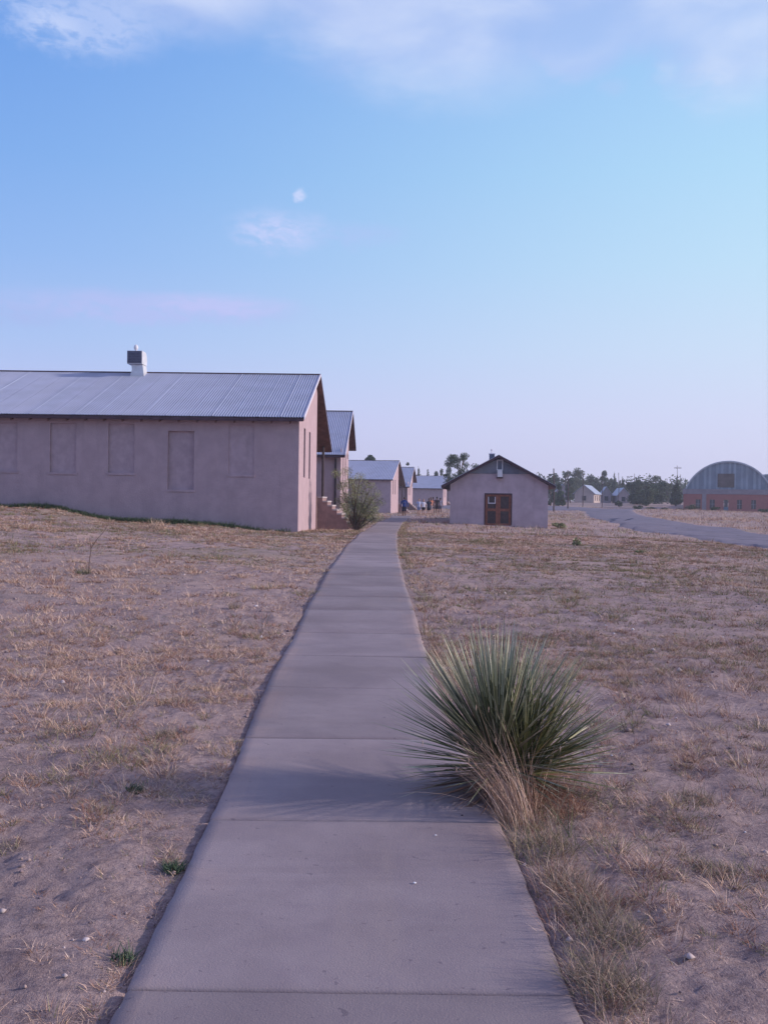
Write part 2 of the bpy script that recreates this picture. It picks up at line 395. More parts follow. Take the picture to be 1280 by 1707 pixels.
# path centreline from the photo
cpx = [(560, 2600), (572, 2000), (580, 1707), (588, 1500), (594, 1372), (589, 1235), (583, 1155), (591, 1103), (598, 1050), (602, 1000), (607, 960), (617, 920), (625, 900), (640, 881), (654, 869)]
PC = [unproj(a, b) for a, b in cpx]
PC = [Vector((PC[0].x-.05, -6, 0)), Vector((PC[0].x-.02, -1, 0))] + PC + [Vector((1.2, 72, 0)), Vector((1.75, 85, 0)), Vector((4.2, 91, 0)), Vector((8, 95.5, 0)), Vector((13, 103, 0)), Vector((17, 120, 0))]
PC = [p for i, p in enumerate(PC) if i == 0 or p.y > PC[i-1].y+.15]
_py = np.array([p.y for p in PC]); _px = np.array([p.x for p in PC])
def path_x(y):
    # smoothed interpolation
    y = np.asarray(y, dtype=float); s = 0
    for k, wt in ((-1, .25), (-.5, .25), (0, .0), (.5, .25), (1, .25)):
        s = s + wt*np.interp(y+k*(.5+np.maximum(y, 0)*.08), _py, _px)
    return s
PW = .765
def path_dist(x, y):
    """signed lateral distance from the path's centre"""
    d = (path_x(y+.05)-path_x(y-.05))/.1
    return (x-path_x(y))/np.sqrt(1+d*d)

def ground_h(x, y, micro=True):
    h = base_h(x, y)
    dist = np.sqrt(x*x+y*y)
    pd = np.abs(path_dist(x, y)); inp = (y < 119)
    off = np.clip((pd-PW-.02)/.35, 0, 1)
    off = np.where(inp, off, 1)
    a = (fbm(x, y, .9, 4, 3)-.5)*.11 + (fbm(x, y, 5, 4, 9)-.5)*.05 + np.where(dist < 25, (fbm(x, y, 22, 3, 21)-.5)*.04, 0)
    bump = a*(.25+.75*off)
    # the soil lies a little lower than the slab, with a washed out groove on its left side
    s = path_dist(x, y)
    ed = 0
    edge = np.where(inp, (.014*np.exp(-np.maximum(pd-PW, 0)/.4) + ed), 0)
    inside = np.where(inp & (pd < PW-.02), .09, 0)
    return h + bump - edge - inside
tx = np.linspace(-6.55, 6.55, 640); gx = 1.25*np.sinh(tx)
ty = np.linspace(-3.7, 6.68, 720); gy = 1.5*np.sinh(ty)+2.2
GX, GY = np.meshgrid(gx, gy)
GX = GX + np.where(GY > -5, path_x(np.clip(GY, -5, 40)), 0)*np.exp(-(GX/6)**2)
GZ = ground_h(GX.ravel(), GY.ravel())
nx, ny = len(gx), len(gy)
idx = np.arange(nx*ny).reshape(ny, nx)
F = np.stack([idx[:-1, :-1], idx[:-1, 1:], idx[1:, 1:], idx[1:, :-1]], -1).reshape(-1, 4)
g = np_mesh('ground', np.stack([GX.ravel(), GY.ravel(), GZ], -1), F, M['ground'], smooth=True)
tag(g, kind='structure')

# path slabs
def make_path():
    V = []; Fq = []; C = []
    ys = [3.40-1.83*k for k in (5, 4, 3, 2, 1)] + [3.40, 5.22, 7.06, 8.80, 10.50, 12.2, 14.0]
    y = 14.0
    while y < 118: y += 1.83; ys.append(y)
    prof = None
    for k in range(len(ys)-1):
        gp = .010 if ys[k] < 8 else .006
        y0, y1 = ys[k]+gp, ys[k+1]-gp
        near = y0 < 12
        nn = 34 if near else 5
        rows = [(y0, -.10), (y0, -.010), (y0+.012, 0)] + [(y0+.012+(y1-y0-.024)*i/nn, 0) for i in range(1, nn)] + [(y1-.012, 0), (y1, -.010), (y1, -.10)]
        cols = [(-PW, -.12), (-PW-.0, -.012), (-PW+.012, 0)] + [(-PW+.012+(2*PW-.024)*i/24, 0) for i in range(1, 24)] + [(PW-.012, 0), (PW, -.012), (PW, -.12)]
        t1, t2 = random.uniform(-.004, .004), random.uniform(-.004, .004)
        shade = random.uniform(.86, 1.08)
        b = len(V)
        for (yy, dz) in rows:
            ang = .012 if near else 0
            for (xx, dx) in cols:
                cx = float(path_x(yy)); dd = float(path_x(yy+.05)-path_x(yy-.05))/.1
                nrm = math.sqrt(1+dd*dd)
                X = cx + xx/nrm; Y = yy - xx*dd/nrm - xx*ang
                wob = 0
                if abs(abs(xx)-PW) < .013: 
                    q = (float(vnoise(np.array([yy*9.0]), np.array([3.3+np.sign(xx)]), 5)[0])-.5)*.014
                    X += q
                Z = None
                V.append((X, Y, min(dz, dx) if (dz < 0 or dx < 0) else 0.0, t1*xx+t2*(yy-y0)))
        m_ = len(cols)
        for i in range(len(rows)-1):
            for j in range(m_-1):
                a = b+i*m_+j; Fq.append((a, a+1, a+m_+1, a+m_)); C.append((shade,)*3)
    V = np.array(V); h = base_h(V[:, 0], V[:, 1])
    fc = V[np.array(Fq)].mean(1); e_ = np.clip((np.abs(path_dist(fc[:, 0], fc[:, 1]))-.50)/.26, 0, 1)
    nz = fbm(fc[:, 0], fc[:, 1], 1.6, 4, 44); k_ = (e_*np.clip((nz-.42)*6, 0, 1))[:, None]; br_ = ((fbm(fc[:, 0], fc[:, 1], .8, 4, 45)-.5)*.22)[:, None]
    C = np.array(C)*(1+br_)*(1+k_*np.array([[.22, .12, .02]]))
    wv = (fbm(V[:, 0], V[:, 1], 1.1, 3, 40)-.5)*.010
    Z = h + V[:, 2] + V[:, 3] + wv + .010
    o = np_mesh('path', np.stack([V[:, 0], V[:, 1], Z], -1), np.array(Fq), M['path'], colors=np.array(C))
    tag(o, kind='structure')
make_path()

# road: edges read off the photo and laid on the terrain
near_e = [(1700, 985), (1280, 917), (1160, 900), (1060, 886), (1010, 874), (985, 865), (974, 859)]
far_e = [(1700, 925), (1280, 893), (1200, 880), (1120, 869), (1075, 860), (1060, 855), (1056, 850)]
RN = [unproj(*p) for p in near_e]; RF = [unproj(*p) for p in far_e]
RN += [Vector((30, 150, 0)), Vector((16, 165, 0)), Vector((-10, 172, 0)), Vector((-60, 176, 0))]
RF += [Vector((47, 172, 0)), Vector((30, 186, 0)), Vector((-8, 184, 0)), Vector((-60, 186, 0))]
def resample(P, n):
    P = [Vector((p.x, p.y)) for p in P]; L = [0]
    for i in range(1, len(P)): L.append(L[-1]+1)
    t = np.linspace(0, L[-1], n)
    xs = np.interp(t, L, [p.x for p in P]); ys = np.interp(t, L, [p.y for p in P])
    k = np.array([.25, .5, .25])
    for _ in range(12):
        xs[1:-1] = np.convolve(xs, k, 'valid'); ys[1:-1] = np.convolve(ys, k, 'valid')
    return xs, ys
NR = 160
ax_, ay_ = resample(RN, NR); bx_, by_ = resample(RF, NR)
ax_ += (fbm(ax_, ay_, .8, 3, 71)-.5)*.8; by_ += (fbm(bx_, by_, .5, 3, 72)-.5)*.8
K = 14; tt = np.linspace(0, 1, K)
RX = ax_[:, None]*(1-tt)+bx_[:, None]*tt; RY = ay_[:, None]*(1-tt)+by_[:, None]*tt
RZ = base_h(RX.ravel(), RY.ravel()) + .075
RZ2 = RZ.reshape(NR, K); RZ2[:, 0] -= .16; RZ2[:, -1] -= .16
ii = np.arange(NR*K).reshape(NR, K)
F = np.stack([ii[:-1, :-1], ii[:-1, 1:], ii[1:, 1:], ii[1:, :-1]], -1).reshape(-1, 4)[:, ::-1]
tag(np_mesh('road', np.stack([RX.ravel(), RY.ravel(), RZ2.ravel()], -1), F, M['road']), kind='structure')
road_poly = [(a, b) for a, b in zip(ax_, ay_)] + [(a, b) for a, b in zip(bx_[::-1], by_[::-1])]
def in_poly(x, y, poly):
    c = np.zeros(x.shape, dtype=bool); n = len(poly)
    for i in range(n):
        x1, y1 = poly[i]; x2, y2 = poly[(i+1) % n]
        if y1 == y2: continue
        c ^= ((y1 > y) != (y2 > y)) & (x < (x2-x1)*(y-y1)/(y2-y1)+x1)
    return c

# ------------------------------------------------------------------ buildings
def grid_wall(mb, O, U, N, W, z0, z1, rects, depth):
    """vertical wall from O along U (unit), outward normal N, between heights z0..z1; rects (u0,u1,z0,z1[,depth]) are recesses left open at the back"""
    us = sorted({0, W, *[r[0] for r in rects], *[r[1] for r in rects]}); zs = sorted({z0, z1, *[r[2] for r in rects], *[r[3] for r in rects]})
    us = [u for u in us if 0 <= u <= W]
    O = Vector(O); U = Vector(U); N = Vector(N); Zv = Vector((0, 0, 1))
    P = lambda u, z, d=0: O+U*u+Zv*z-N*d
    for i in range(len(us)-1):
        for j in range(len(zs)-1):
            um, zm = (us[i]+us[i+1])/2, (zs[j]+zs[j+1])/2
            if any(r[0] < um < r[1] and r[2] < zm < r[3] for r in rects): continue
            mb.poly([P(us[i], zs[j]), P(us[i+1], zs[j]), P(us[i+1], zs[j+1]), P(us[i], zs[j+1])])
    for r in rects:
        d = r[4] if len(r) > 4 else depth
        a, b, c, e = r[:4]
        mb.poly([P(a, c), P(b, c), P(b, c, d), P(a, c, d)]); mb.poly([P(a, e), P(a, e, d), P(b, e, d), P(b, e)])
        mb.poly([P(a, c), P(a, c, d), P(a, e, d), P(a, e)]); mb.poly([P(b, c), P(b, e), P(b, e, d), P(b, c, d)])

def corrugated(mb, x0, x1, ya, za, yb, zb, pitch=.10, amp=.018):
    """corrugated sheet from the line (ya,za) to (yb,zb) spanning x0..x1"""
    n = int((x1-x0)/(pitch/6)); b = len(mb.v)
    L = math.hypot(yb-ya, zb-za); ny_, nz_ = -(zb-za)/L, (yb-ya)/L
    if nz_ < 0: ny_, nz_ = -ny_, -nz_
    for i in range(n+1):
        x = x0+(x1-x0)*i/n
        h = amp*math.sin(2*math.pi*(x-x0)/pitch)
        seam = ((x1-x) % .92)
        h += .014 if seam < .05 else 0
        for (y, z) in ((ya, za), (yb, zb)): mb.v.append((x, y+ny_*h, z+nz_*h))
        for (y, z) in ((ya, za), (yb, zb)): mb.v.append((x, y+ny_*(h-.012), z+nz_*(h-.012)))
    for i in range(n):
        a = b+i*4
        mb.f.append((a, a+4, a+5, a+1)); mb.f.append((a+2, a+3, a+7, a+6)); mb.f.append((a, a+2, a+6, a+4)); mb.f.append((a+1, a+5, a+7, a+3)); mb.mi += [0]*4

def barracks(name_i, px, D, ang, label, length=20, eave=5.0, ridge=7.62, far=4.5, yr=7.0, yf=14.8, g_len=8.2, zb=0.3, panels=(), wins=True, steps=True, pipe=False, over=.25, fine=True, group='barracks along the path'):
    p0 = Vector(((px-640)/FPX*D, D, 0))
    root = empty('barracks', (p0.x, p0.y, 0), -R(ang), label=label, cat='building', group=group)
    L = length; zbm = zb-1.2
    ye = -.45
    s1 = (ridge-eave)/(yr-ye); s2 = (ridge-far)/(yf-yr)
    zt = lambda y: (eave+(y-ye)*s1 if y <= yr else ridge-(y-yr)*s2) - .12
    # ---- walls: south face, full height gable part and recessed porch part
    mb = MB()
    rects = [(L+a, L+b, c, d, e) for (a, b, c, d, e) in panels]
    grid_wall(mb, (-L, 0, 0), (1, 0, 0), (0, -1, 0), L, zbm, zt(0), rects, .08)
    wr = []
    if wins:
        wr = [(1.95, 2.60, 2.65, 4.75), (4.25, 4.95, 2.65, 4.75)]
    gl = g_len
    grid_wall(mb, (0, 0, 0), (0, 1, 0), (1, 0, 0), gl, zbm, min(zt(0), zt(gl)), wr, .16)
    zlow = min(zt(0), zt(gl))
    top = [(0, 0, zlow), (0, gl, zlow)]
    if zt(gl) > zlow+.01: top.append((0, gl, zt(gl)))
    if gl > yr: top.append((0, yr, zt(yr)))
    if zt(0) > zlow+.01: top.append((0, 0, zt(0)))
    mb.poly(top)
    # return wall and recessed east wall under the porch, north wall, west end
    rec = -2.6; yn = yf-1.1
    mb.poly([(0, gl, zbm), (rec, gl, zbm), (rec, gl, zt(gl)), (0, gl, zt(gl))])
    mb.poly([(rec, gl, zbm), (rec, yn, zbm), (rec, yn, zt(yn)), (rec, gl, zt(gl))])
    mb.poly([(rec, yn, zbm), (-L, yn, zbm), (-L, yn, zt(yn)), (rec, yn, zt(yn))])
    mb.poly([(-L, yn, zbm), (-L, 0, zbm), (-L, 0, zt(0)), (-L, yr, zt(yr)), (-L, yn, zt(yn))])
    mb.build('wall', M['stucco'], root)
    for (a, b, c, d, e) in panels:
        q = MB(); q.box(a-.003, b+.003, e, e+.05, c-.003, d+.003)
        q.build('filled_window', M['stucco_b'], root)
        q = MB(); q.box(a-.05, b+.05, -.035, .0, c-.09, c-.002); q.build('sill', M['stucco_b'], root)
    for (a, b, c, d) in wr:
        q = MB(); q.box(-.17, -.13, a-.004, b+.004, c-.004, d+.004)
        wobj = q.build('window', M['win_dark'], root)
        q = MB(); q.box(-.125, -.09, (a+b)/2-.03, (a+b)/2+.03, c, d); q.box(-.125, -.09, a, b, (c+d)/2-.03, (c+d)/2+.03)
        q.build('glazing_bar', M['post'], wobj)
    # ---- roof
    r_ = MB(); xl, xr = -L-.3, over
    corrugated(r_, xl, xr, ye, eave, yr, ridge, pitch=.11 if fine else .22, amp=.02)
    corrugated(r_, xl, xr, yr, ridge, yf, far, pitch=.11 if fine else .22, amp=.02)
    roof = r_.build('roof', M['roof'], root)
    rc = MB(); rc.tube([(xl, yr, ridge+.03), (xr, yr, ridge+.03)], .035, 8); rc.build('ridge_cap', M['fascia'], roof)
    dk = MB(); dk.prism([(ye+.02, eave-.05), (yr, ridge-.05), (yf-.02, far-.05), (yf-.02, far-.16), (yr, ridge-.17), (ye+.02, eave-.16)], xl+.02, xr-.03, 'x')
    dk.build('roof_deck', M['wood_dk'], root)
    tr = MB()
    tr.prism([(ye-.02, eave-.09), (yr, ridge-.06), (yr, ridge+.05), (ye-.02, eave+.035)], xr-.03, xr+.015, 'x')
    tr.build('verge_trim', M['trim'], root)
    tr = MB(); tr.prism([(yr+.001, ridge-.14), (yr+.001, ridge+.05), (yf+.02, far+.035), (yf+.02, far-.15)], xr-.03, xr+.012, 'x')
    tr.build('barge_board', M['trim'] if False else M['fascia'], root)
    ev = MB(); ev.box(xl+.05, xr-.06, ye-.012, ye+.02, eave-.17, eave-.045); ev.build('eave_board', M['fascia'], root)
    # rafter ends under the near eave
    ra = MB(); ra.prism([(ye+.03, eave-.26), (ye+.03, eave-.162), (.02, eave+(.02-ye)*s1-.162), (.02, eave+(.02-ye)*s1-.27)], 0, .06, 'x')
    r0_ = ra.build('rafter_end', M['wood_dk'], root); x = -.35; r0_.location.x = x
    while x > -min(L, 17):
        x -= .75; c_ = r0_.copy(); col.objects.link(c_); c_.parent = root; c_.location.x = x
    if pipe:
        q = MB(); q.box(-.36, -.24, -.14, -.04, zb+.2, eave-.2); q.build('downpipe', M['post'], root)
    # ---- porch floor, post, steps
    fl = zb+1.62
    if steps == 'north':
        ys0, ys1 = gl+.25, gl+2.9
        q = MB(); q.box(rec+.01, 0.05, gl+.01, yf-.9, zbm, fl); q.build('porch_floor', M['brown_wall'], root)
        q = MB(); q.tube([(-.15, yf-.75, zbm), (-.15, yf-.75, far+.1)], .075, 8); q.build('porch_post', M['post'], root)
        n = 8; st = root; run = 1.9
    elif steps == 'south':
        ys0, ys1 = .05, 2.2; n = 8; run = 1.9
    if steps:
        fk = MB(); tread = MB(); rise = (fl-zb)/n; t = run/n
        x0s = .055
        for i in range(n):
            xa = x0s+i*t; zt_ = fl-(i+1)*rise+ (rise if True else 0)
            fk.box(xa, xa+t-.001, ys0, ys1, zbm, zt_-.07-.0005*i)
            tread.box(xa+.002, xa+t+.02, ys0-.05, ys1+.05, zt_-.068, zt_)
        so_ = fk.build('steps', M['brown_wall'], root); tread.build('treads', M['concrete'], so_)
    return root

def z_at(px, py, D): return at(px, py, D).z
D1 = 40.3
pan = []
for (xa, xb, ya, yb, dp) in ((-22, 25, 704, 784, .09), (80, 124, 705, 787, .10), (178, 222, 706, 788, .10), (278, 322, 718, 816, .17), (380, 422, 709, 791, .05), (-118, -74, 702, 782, .09)):
    k = D1/FPX
    pan.append(((xa-497)*k, (xb-497)*k, z_at((xa+xb)/2, yb, D1), z_at((xa+xb)/2, ya, D1), dp))
B1 = barracks(1, 497, D1, 1.1, 'nearest long stucco building with an air cooler on its corrugated roof', length=21, zb=.25, panels=pan, steps='north')
B2 = barracks(2, 567, 58.3, 1.1, 'second building along the path, gable end just behind the nearest one and the leafy bush', eave=4.35, ridge=7.55, far=5.35, yr=7.4, yf=12.0, g_len=8.2, zb=.25, steps=None, pipe=True, over=.30)
B3 = barracks(3, 651, 139, 8, 'third building along the path, left of the walking figure in blue', eave=4.7, ridge=7.6, far=4.1, zb=-.3, steps='north', over=.3, fine=False, length=22)
B4 = barracks(4, 679, 157, 7, 'fourth building, its narrow gable right behind the figure in blue', eave=4.0, ridge=7.3, far=5.0, yr=7.2, yf=12, zb=-.1, steps='south', pipe=True, over=.35, fine=False, length=22)
B5 = barracks(5, 738, 218, 9, 'fifth and farthest clear building, its long shaded wall behind the walking group', eave=4.6, ridge=7.5, far=4.4, zb=.1, steps='north', over=.35, fine=False, length=24)
B6 = barracks(6, 751, 240, 9, 'last building, only a sliver of roof showing beside the small gabled house', eave=4.6, ridge=7.3, far=5.0, yr=7.2, yf=12, zb=.3, steps=None, over=.3, fine=False, length=24)

# air cooler on the first roof (local frame of B1; ridge y=7.0, z=7.7)
def cooler_on_b1():
    k = 47.3/FPX
    cx = (228-497)*D1/FPX*1.0
    c = at(226, 618, 46.6); lx = (c.x-B1.location.x)
    cx = lx - .08
    root = B1
    q = MB()
    q.prism([(cx-.42, 7.30), (cx+.42, 7.30), (cx+.36, 7.72), (cx+.33, 8.02), (cx-.33, 8.02), (cx-.30, 7.72)], 6.2, 7.1, 'y')
    base = q.build('air_cooler', M['zinc'], root); K_ = .80; base.scale = (K_, K_, K_); base.location = (cx*(1-K_), 6.6*(1-K_), 7.55*(1-K_))
    q = MB()   # hood: box with rounded far shoulder
    q.prism([(5.95, 8.04), (7.05, 8.04), (7.12, 8.35), (7.0, 8.62), (6.78, 8.80), (5.95, 8.80)], cx-.52, cx+.36, 'x')
    q.build('hood', M['zinc'], base)
    q = MB(); q.box(cx-.49, cx+.33, 5.90, 5.945, 8.08, 8.77)
    q.build('louvre_panel', M['zinc_dark'], base)
    q = MB()
    for i in range(7): q.box(cx-.47, cx+.31, 5.86, 5.90, 8.11+i*.092, 8.135+i*.092)
    q.build('louvre_slats', M['siding_b'], base)
    q = MB(); q.tube([(cx-.12, 6.5, 8.79), (cx-.13, 6.5, 8.93)], .05, 8); q.ball((cx-.15, 6.5, 9.06), (.13, .13, .18)); q.build('vent_cap', M['white'], base, smooth=True)
cooler_on_b1()
# little vents on the farther ridge
q = MB(); q.box(-14.9, -14.2, 6.7, 7.3, 7.5, 8.0); q.build('roof_vent', M['fascia'], B3)

def on_plane(A, th):
    c, s_ = math.cos(th), math.sin(th)
    def f(px, py):
        d = ray(px, py); t = d.x/d.y; u = (t*A.y-A.x)/(c-t*s_); Y = A.y+u*s_
        return u, CAMZ+d.z/d.y*Y
    return f
# ---- small gabled house by the path
def small_house():
    D = 62.0; TH = R(-6)
    pl = at(749.5, 873, D); on = on_plane(pl, TH)
    U = lambda px, py=840: on(px, py)[0]
    Zp = lambda px, py: on(px, py)[1]
    root = empty('small_house', (pl.x, D, 0), TH, label='small gabled stucco house with brown double doors, right of the path', cat='house')
    W = U(913); z0 = -1.0
    ze = Zp(750, 806); zr = Zp(831, 763); xc = U(831, 763); Lb = 11.0
    zs_ = Zp(831, 790)
    dx0 = U(807, 850); dx1 = U(853, 850); dz0 = Zp(830, 876); dz1 = Zp(830, 824)
    mb = MB()
    grid_wall(mb, (0, 0, 0), (1, 0, 0), (0, -1, 0), W, z0, ze-.05, [(dx0, dx1, dz0, dz1)], .14)
    sl = (zr-ze)/xc; sr = (zr-ze)/(W-xc)
    xa = (zs_-ze)/sl; xb = W-(zs_-ze)/sr
    mb.poly([(0, 0, ze-.05), (W, 0, ze-.05), (W, 0, ze-.04), (xb, 0, zs_), (xa, 0, zs_), (0, 0, ze-.04)])
    mb.poly([(0, 0, z0), (0, 0, ze), (0, Lb, ze), (0, Lb, z0)][::-1]); mb.poly([(W, 0, z0), (W, Lb, z0), (W, Lb, ze), (W, 0, ze)])
    mb.poly([(W, Lb, z0), (0, Lb, z0), (0, Lb, ze), (xc, Lb, zr), (W, Lb, ze)])
    mb.build('wall', M['stucco_g'], root)
    q = MB(); q.prism([(xa, zs_+.01), (xc, zs_+.01), (xc, zr-.03)], -.03, .02, 'y'); q.build('gable_siding', M['siding'], root)
    xm = U(865, 780)
    q = MB(); q.prism([(xc+.002, zs_+.01), (xm, zs_+.01), (xm, zr-(xm-xc)*sr-.03), (xc+.002, zr-.03)], -.035, .02, 'y'); q.build('gable_siding', M['siding_b'], root)
    q = MB(); q.prism([(xm+.002, zs_+.01), (xb, zs_+.01), (xm+.002, zr-(xm-xc)*sr-.03)], -.03, .02, 'y'); q.build('gable_siding', M['siding'], root)
    # roof
    ov = U(736, 811); ovr = U(925, 809); th = .14
    def slope(x0, x1, z0_, z1_):
        q = MB(); q.prism([(x0, z0_), (x1, z1_), (x1, z1_+th), (x0, z0_+th)], -.5, Lb+.4, 'y'); return q
    slope(ov, xc, ze+ov*sl, zr).build('roof', M['fascia'], root)
    slope(xc+.001, ovr, zr, zr-(ovr-xc)*sr).build('roof', M['fascia'], root)
    q = MB()
    q.prism([(ov-.03, ze+ov*sl+th+.004), (xc, zr+th+.006), (xc, zr+th+.03), (ov-.03, ze+ov*sl+th+.026)], -.52, Lb+.42, 'y')
    q.prism([(xc+.002, zr+th+.006), (ovr+.03, zr-(ovr-xc)*sr+th+.004), (ovr+.03, zr-(ovr-xc)*sr+th+.026), (xc+.002, zr+th+.03)], -.52, Lb+.42, 'y')
    q.build('roof_sheet', M['roof'], root)
    # gable window with air conditioner below
    gx0 = U(827.5, 776); gx1 = U(838, 776); gz0 = Zp(832, 784); gz1 = Zp(832, 766.5)
    q = MB(); t = .06
    q.box(gx0, gx0+t, -.10, -.037, gz0, gz1); q.box(gx1-t, gx1, -.10, -.037, gz0, gz1); q.box(gx0+t, gx1-t, -.10, -.037, gz1-t, gz1); q.box(gx0+t, gx1-t, -.10, -.037, gz0, gz0+t)
    wf = q.build('gable_window', M['white'], root)
    q = MB(); q.box(gx0+t, gx1-t, -.06, -.038, gz0+t, gz1-t); q.build('pane', M['siding_b'], wf)
    q = MB(); q.box(gx0+.05, gx1-.03, -.45, -.037, gz0-.42, gz0-.01); ac = q.build('air_conditioner', M['white'], root)
    q = MB(); q.box(gx0-.0, gx1+.0, -.40, -.037, gz0-.50, gz0-.43); q.build('bracket', M['fascia'], ac)
    # double doors: left and right leaf each with an upper and a lower panel
    xm = (dx0+dx1)/2; y0, y1 = .05, .10
    def leaf(a, b, name='door'):
        q = MB(); t = .14; zm = dz0+(dz1-dz0)*.50
        q.box(a, a+t, y0, y1, dz0, dz1); q.box(b-t, b, y0, y1, dz0, dz1)
        q.box(a+t, b-t, y0, y1, dz0, dz0+.13); q.box(a+t, b-t, y0, y1, dz1-.13, dz1); q.box(a+t, b-t, y0, y1, zm-.08, zm+.08)
        o = q.build(name, M['door_wood'], root)
        q = MB(); q.box(a+t, b-t, y0+.03, y1, dz0+.13, zm-.08); q.build('lower_panel', M['door_in'], o)
        q = MB(); q.box(a+t, b-t, y0+.03, y1, zm+.08, dz1-.13); q.build('upper_panel', M['door_in'], o)
        return o, (a+t, b-t, zm+.08, dz1-.13)
    fr = MB(); fr.box(dx0-.002, dx0+.05, -.03, .14, dz0, dz1+.06); fr.box(dx1-.05, dx1+.002, -.03, .14, dz0, dz1+.06); fr.box(dx0+.05, dx1-.05, -.03, .14, dz1-.02, dz1+.06)
    fr.box(dx0, dx1, .13, .16, dz0, dz1)
    fr.build('door_frame', M['fascia'], root)
    o, (a, b, c, d) = leaf(dx0+.06, xm-.005)
    q = MB(); q.box(a+.02, a+.07, y0-.01, y0+.029, c+.3, d-.03); q.box(b-.07, b-.02, y0-.01, y0+.029, c+.3, d-.03); q.box(a+.07, b-.07, y0-.01, y0+.029, c+.3, c+.36)
    q.build('window_frame', M['trim'], o)
    leaf(xm+.005, dx1-.06)
    # cooler on the left slope
    cx = U(820, 760); cz = Zp(820, 765)
    q = MB(); q.box(cx-.18, cx+.16, 1.4, 1.9, cz-.35, cz+.36)
    rb = q.build('roof_cooler', M['siding_b'], root)
    q = MB(); q.box(cx-.21, cx+.19, 1.36, 1.94, cz+.36, cz+.41); q.tube([(cx-.03, 1.6, cz+.41), (cx-.03, 1.6, cz+.62)], .03); q.ball((cx-.03, 1.6, cz+.64), .06)
    q.build('vent_cap', M['trim'], rb)
small_house()

# ---- arched hangar
def hangar():
    D = 190.0
    A = at(1138, 856, D); TH = R(-17); on = on_plane(A, TH)
    X = lambda px, py=830: on(px, py)[0]
    Zp = lambda px, py: on(px, py)[1]
    root = empty('hangar', (A.x, D, 0), TH, label='large hall with an arched metal gable above a red brick front wall', cat='hall')
    z0 = -1; zg = Zp(1200, 855)
    zb1 = Zp(1200, 824); zb2 = Zp(1200, 815.5)
    WL = X(1480)
    wins = [(1163, 8), (1186.5, 8.5), (1232, 8), (1255.5, 8), (1290, 8), (1315, 8), (1340, 8), (1365, 8)]
    wz0, wz1 = Zp(1200, 848), Zp(1200, 833)
    rc = [(X(p-w_/2), X(p+w_/2), wz0, wz1) for p, w_ in wins]
    dr = (X(1205.5), X(1213.5), zg, wz1)
    mb = MB(); grid_wall(mb, (0, 0, 0), (1, 0, 0), (0, -1, 0), WL, z0, zb1, rc+[dr], .25)
    mb.box(0, .01, 0.0, 30, z0, zb1)
    mb.build('wall', M['brick'], root)
    for a, b, c, d in rc:
        q = MB(); q.box(a, b, .20, .25, c, d); wv = q.build('window', M['glass'], root)
        q = MB(); q.box((a+b)/2-.04, (a+b)/2+.04, .14, .199, c, d); q.box(a, b, .15, .198, (c+d)/2-.04, (c+d)/2+.04); q.build('frame', M['siding'], wv)
    a, b, c, d = dr; zm = c+(d-c)*.45
    q = MB(); q.box(a, b, .18, .25, c, zm); dd = q.build('door', M['blue_door'], root)
    q = MB(); q.box(a+.1, b-.1, .2, .25, zm+.01, d-.05); q.build('pane', M['glass'], dd)
    q = MB(); q.box(-.15, WL+.15, -.12, 28, zb1+.004, zb2); q.build('parapet_band', M['band'], root)
    for xa_, xb_ in ((1169.5, 1176.5), (1290, 1297)):
        q = MB(); q.box(X(xa_), X(xb_), -.14, -.004, z0, zb1); q.build('pilaster', M['band'], root)
    q = MB(); q.box(X(1166), WL, -.6, -.15, z0, zg+.25); q.build('plinth', M['band'], root)
    # arches
    def arch(pxa, pxb, ptop, y0, y1, nm):
        xa, xb = X(pxa), X(pxb); zt_ = Zp((pxa+pxb)/2, ptop)
        hw = (xb-xa)/2; rise = zt_-zb2; rad = (hw*hw+rise*rise)/(2*rise); cz = zt_-rad; cx = (xa+xb)/2
        a0 = math.asin(hw/rad); N_ = 48
        pts = [(cx+rad*math.sin(-a0+2*a0*i/N_), cz+rad*math.cos(-a0+2*a0*i/N_)) for i in range(N_+1)]
        q = MB(); q2 = MB()
        nb = 34
        for i in range(nb):
            u0 = xa+(xb-xa)*i/nb; u1 = xa+(xb-xa)*(i+1)/nb
            zz = lambda u: cz+math.sqrt(max(rad*rad-(u-cx)**2, 0))
            dpt = .0 if i % 2 else .10
            tgt = q if (i*7 % 5) < 3 else q2
            za, zb_ = max(zz(u0), zb2+.01), max(zz(u1), zb2+.01)
            tgt.prism([(u0, zb2+.003), (u1, zb2+.003), (u1, zb_), (u0, za)], y0+dpt, y0+.3, 'y')
        gb = q.build('arched_gable', M['hangar_metal'], root); q2.build('pale_sheets', M['hangar_light'], gb)
        if nm:
            q = MB(); q.box(X(1195), X(1223), y0-.06, y0-.01, zb2+.35, Zp(1209, 789.5))
            q.build('boarded_opening', M['sign_brown'], gb)
        v = MB(); b = 0
        for (r_, ) in ((0,), (.35,)):
            pass
        outer = [(cx+(rad+.28)*math.sin(-a0+2*a0*i/N_), cz+(rad+.28)*math.cos(-a0+2*a0*i/N_)) for i in range(N_+1)]
        for i in range(N_):
            v.prism([pts[i], pts[i+1], outer[i+1], outer[i]], y0-.35, y1, 'y')
        v.build('vaulted_roof', M['hangar_roof'], root)
    arch(1143.5, 1284, 770.5, .4, 26, True)
    arch(1236, 1376, 785, 27, 50, False)
hangar()

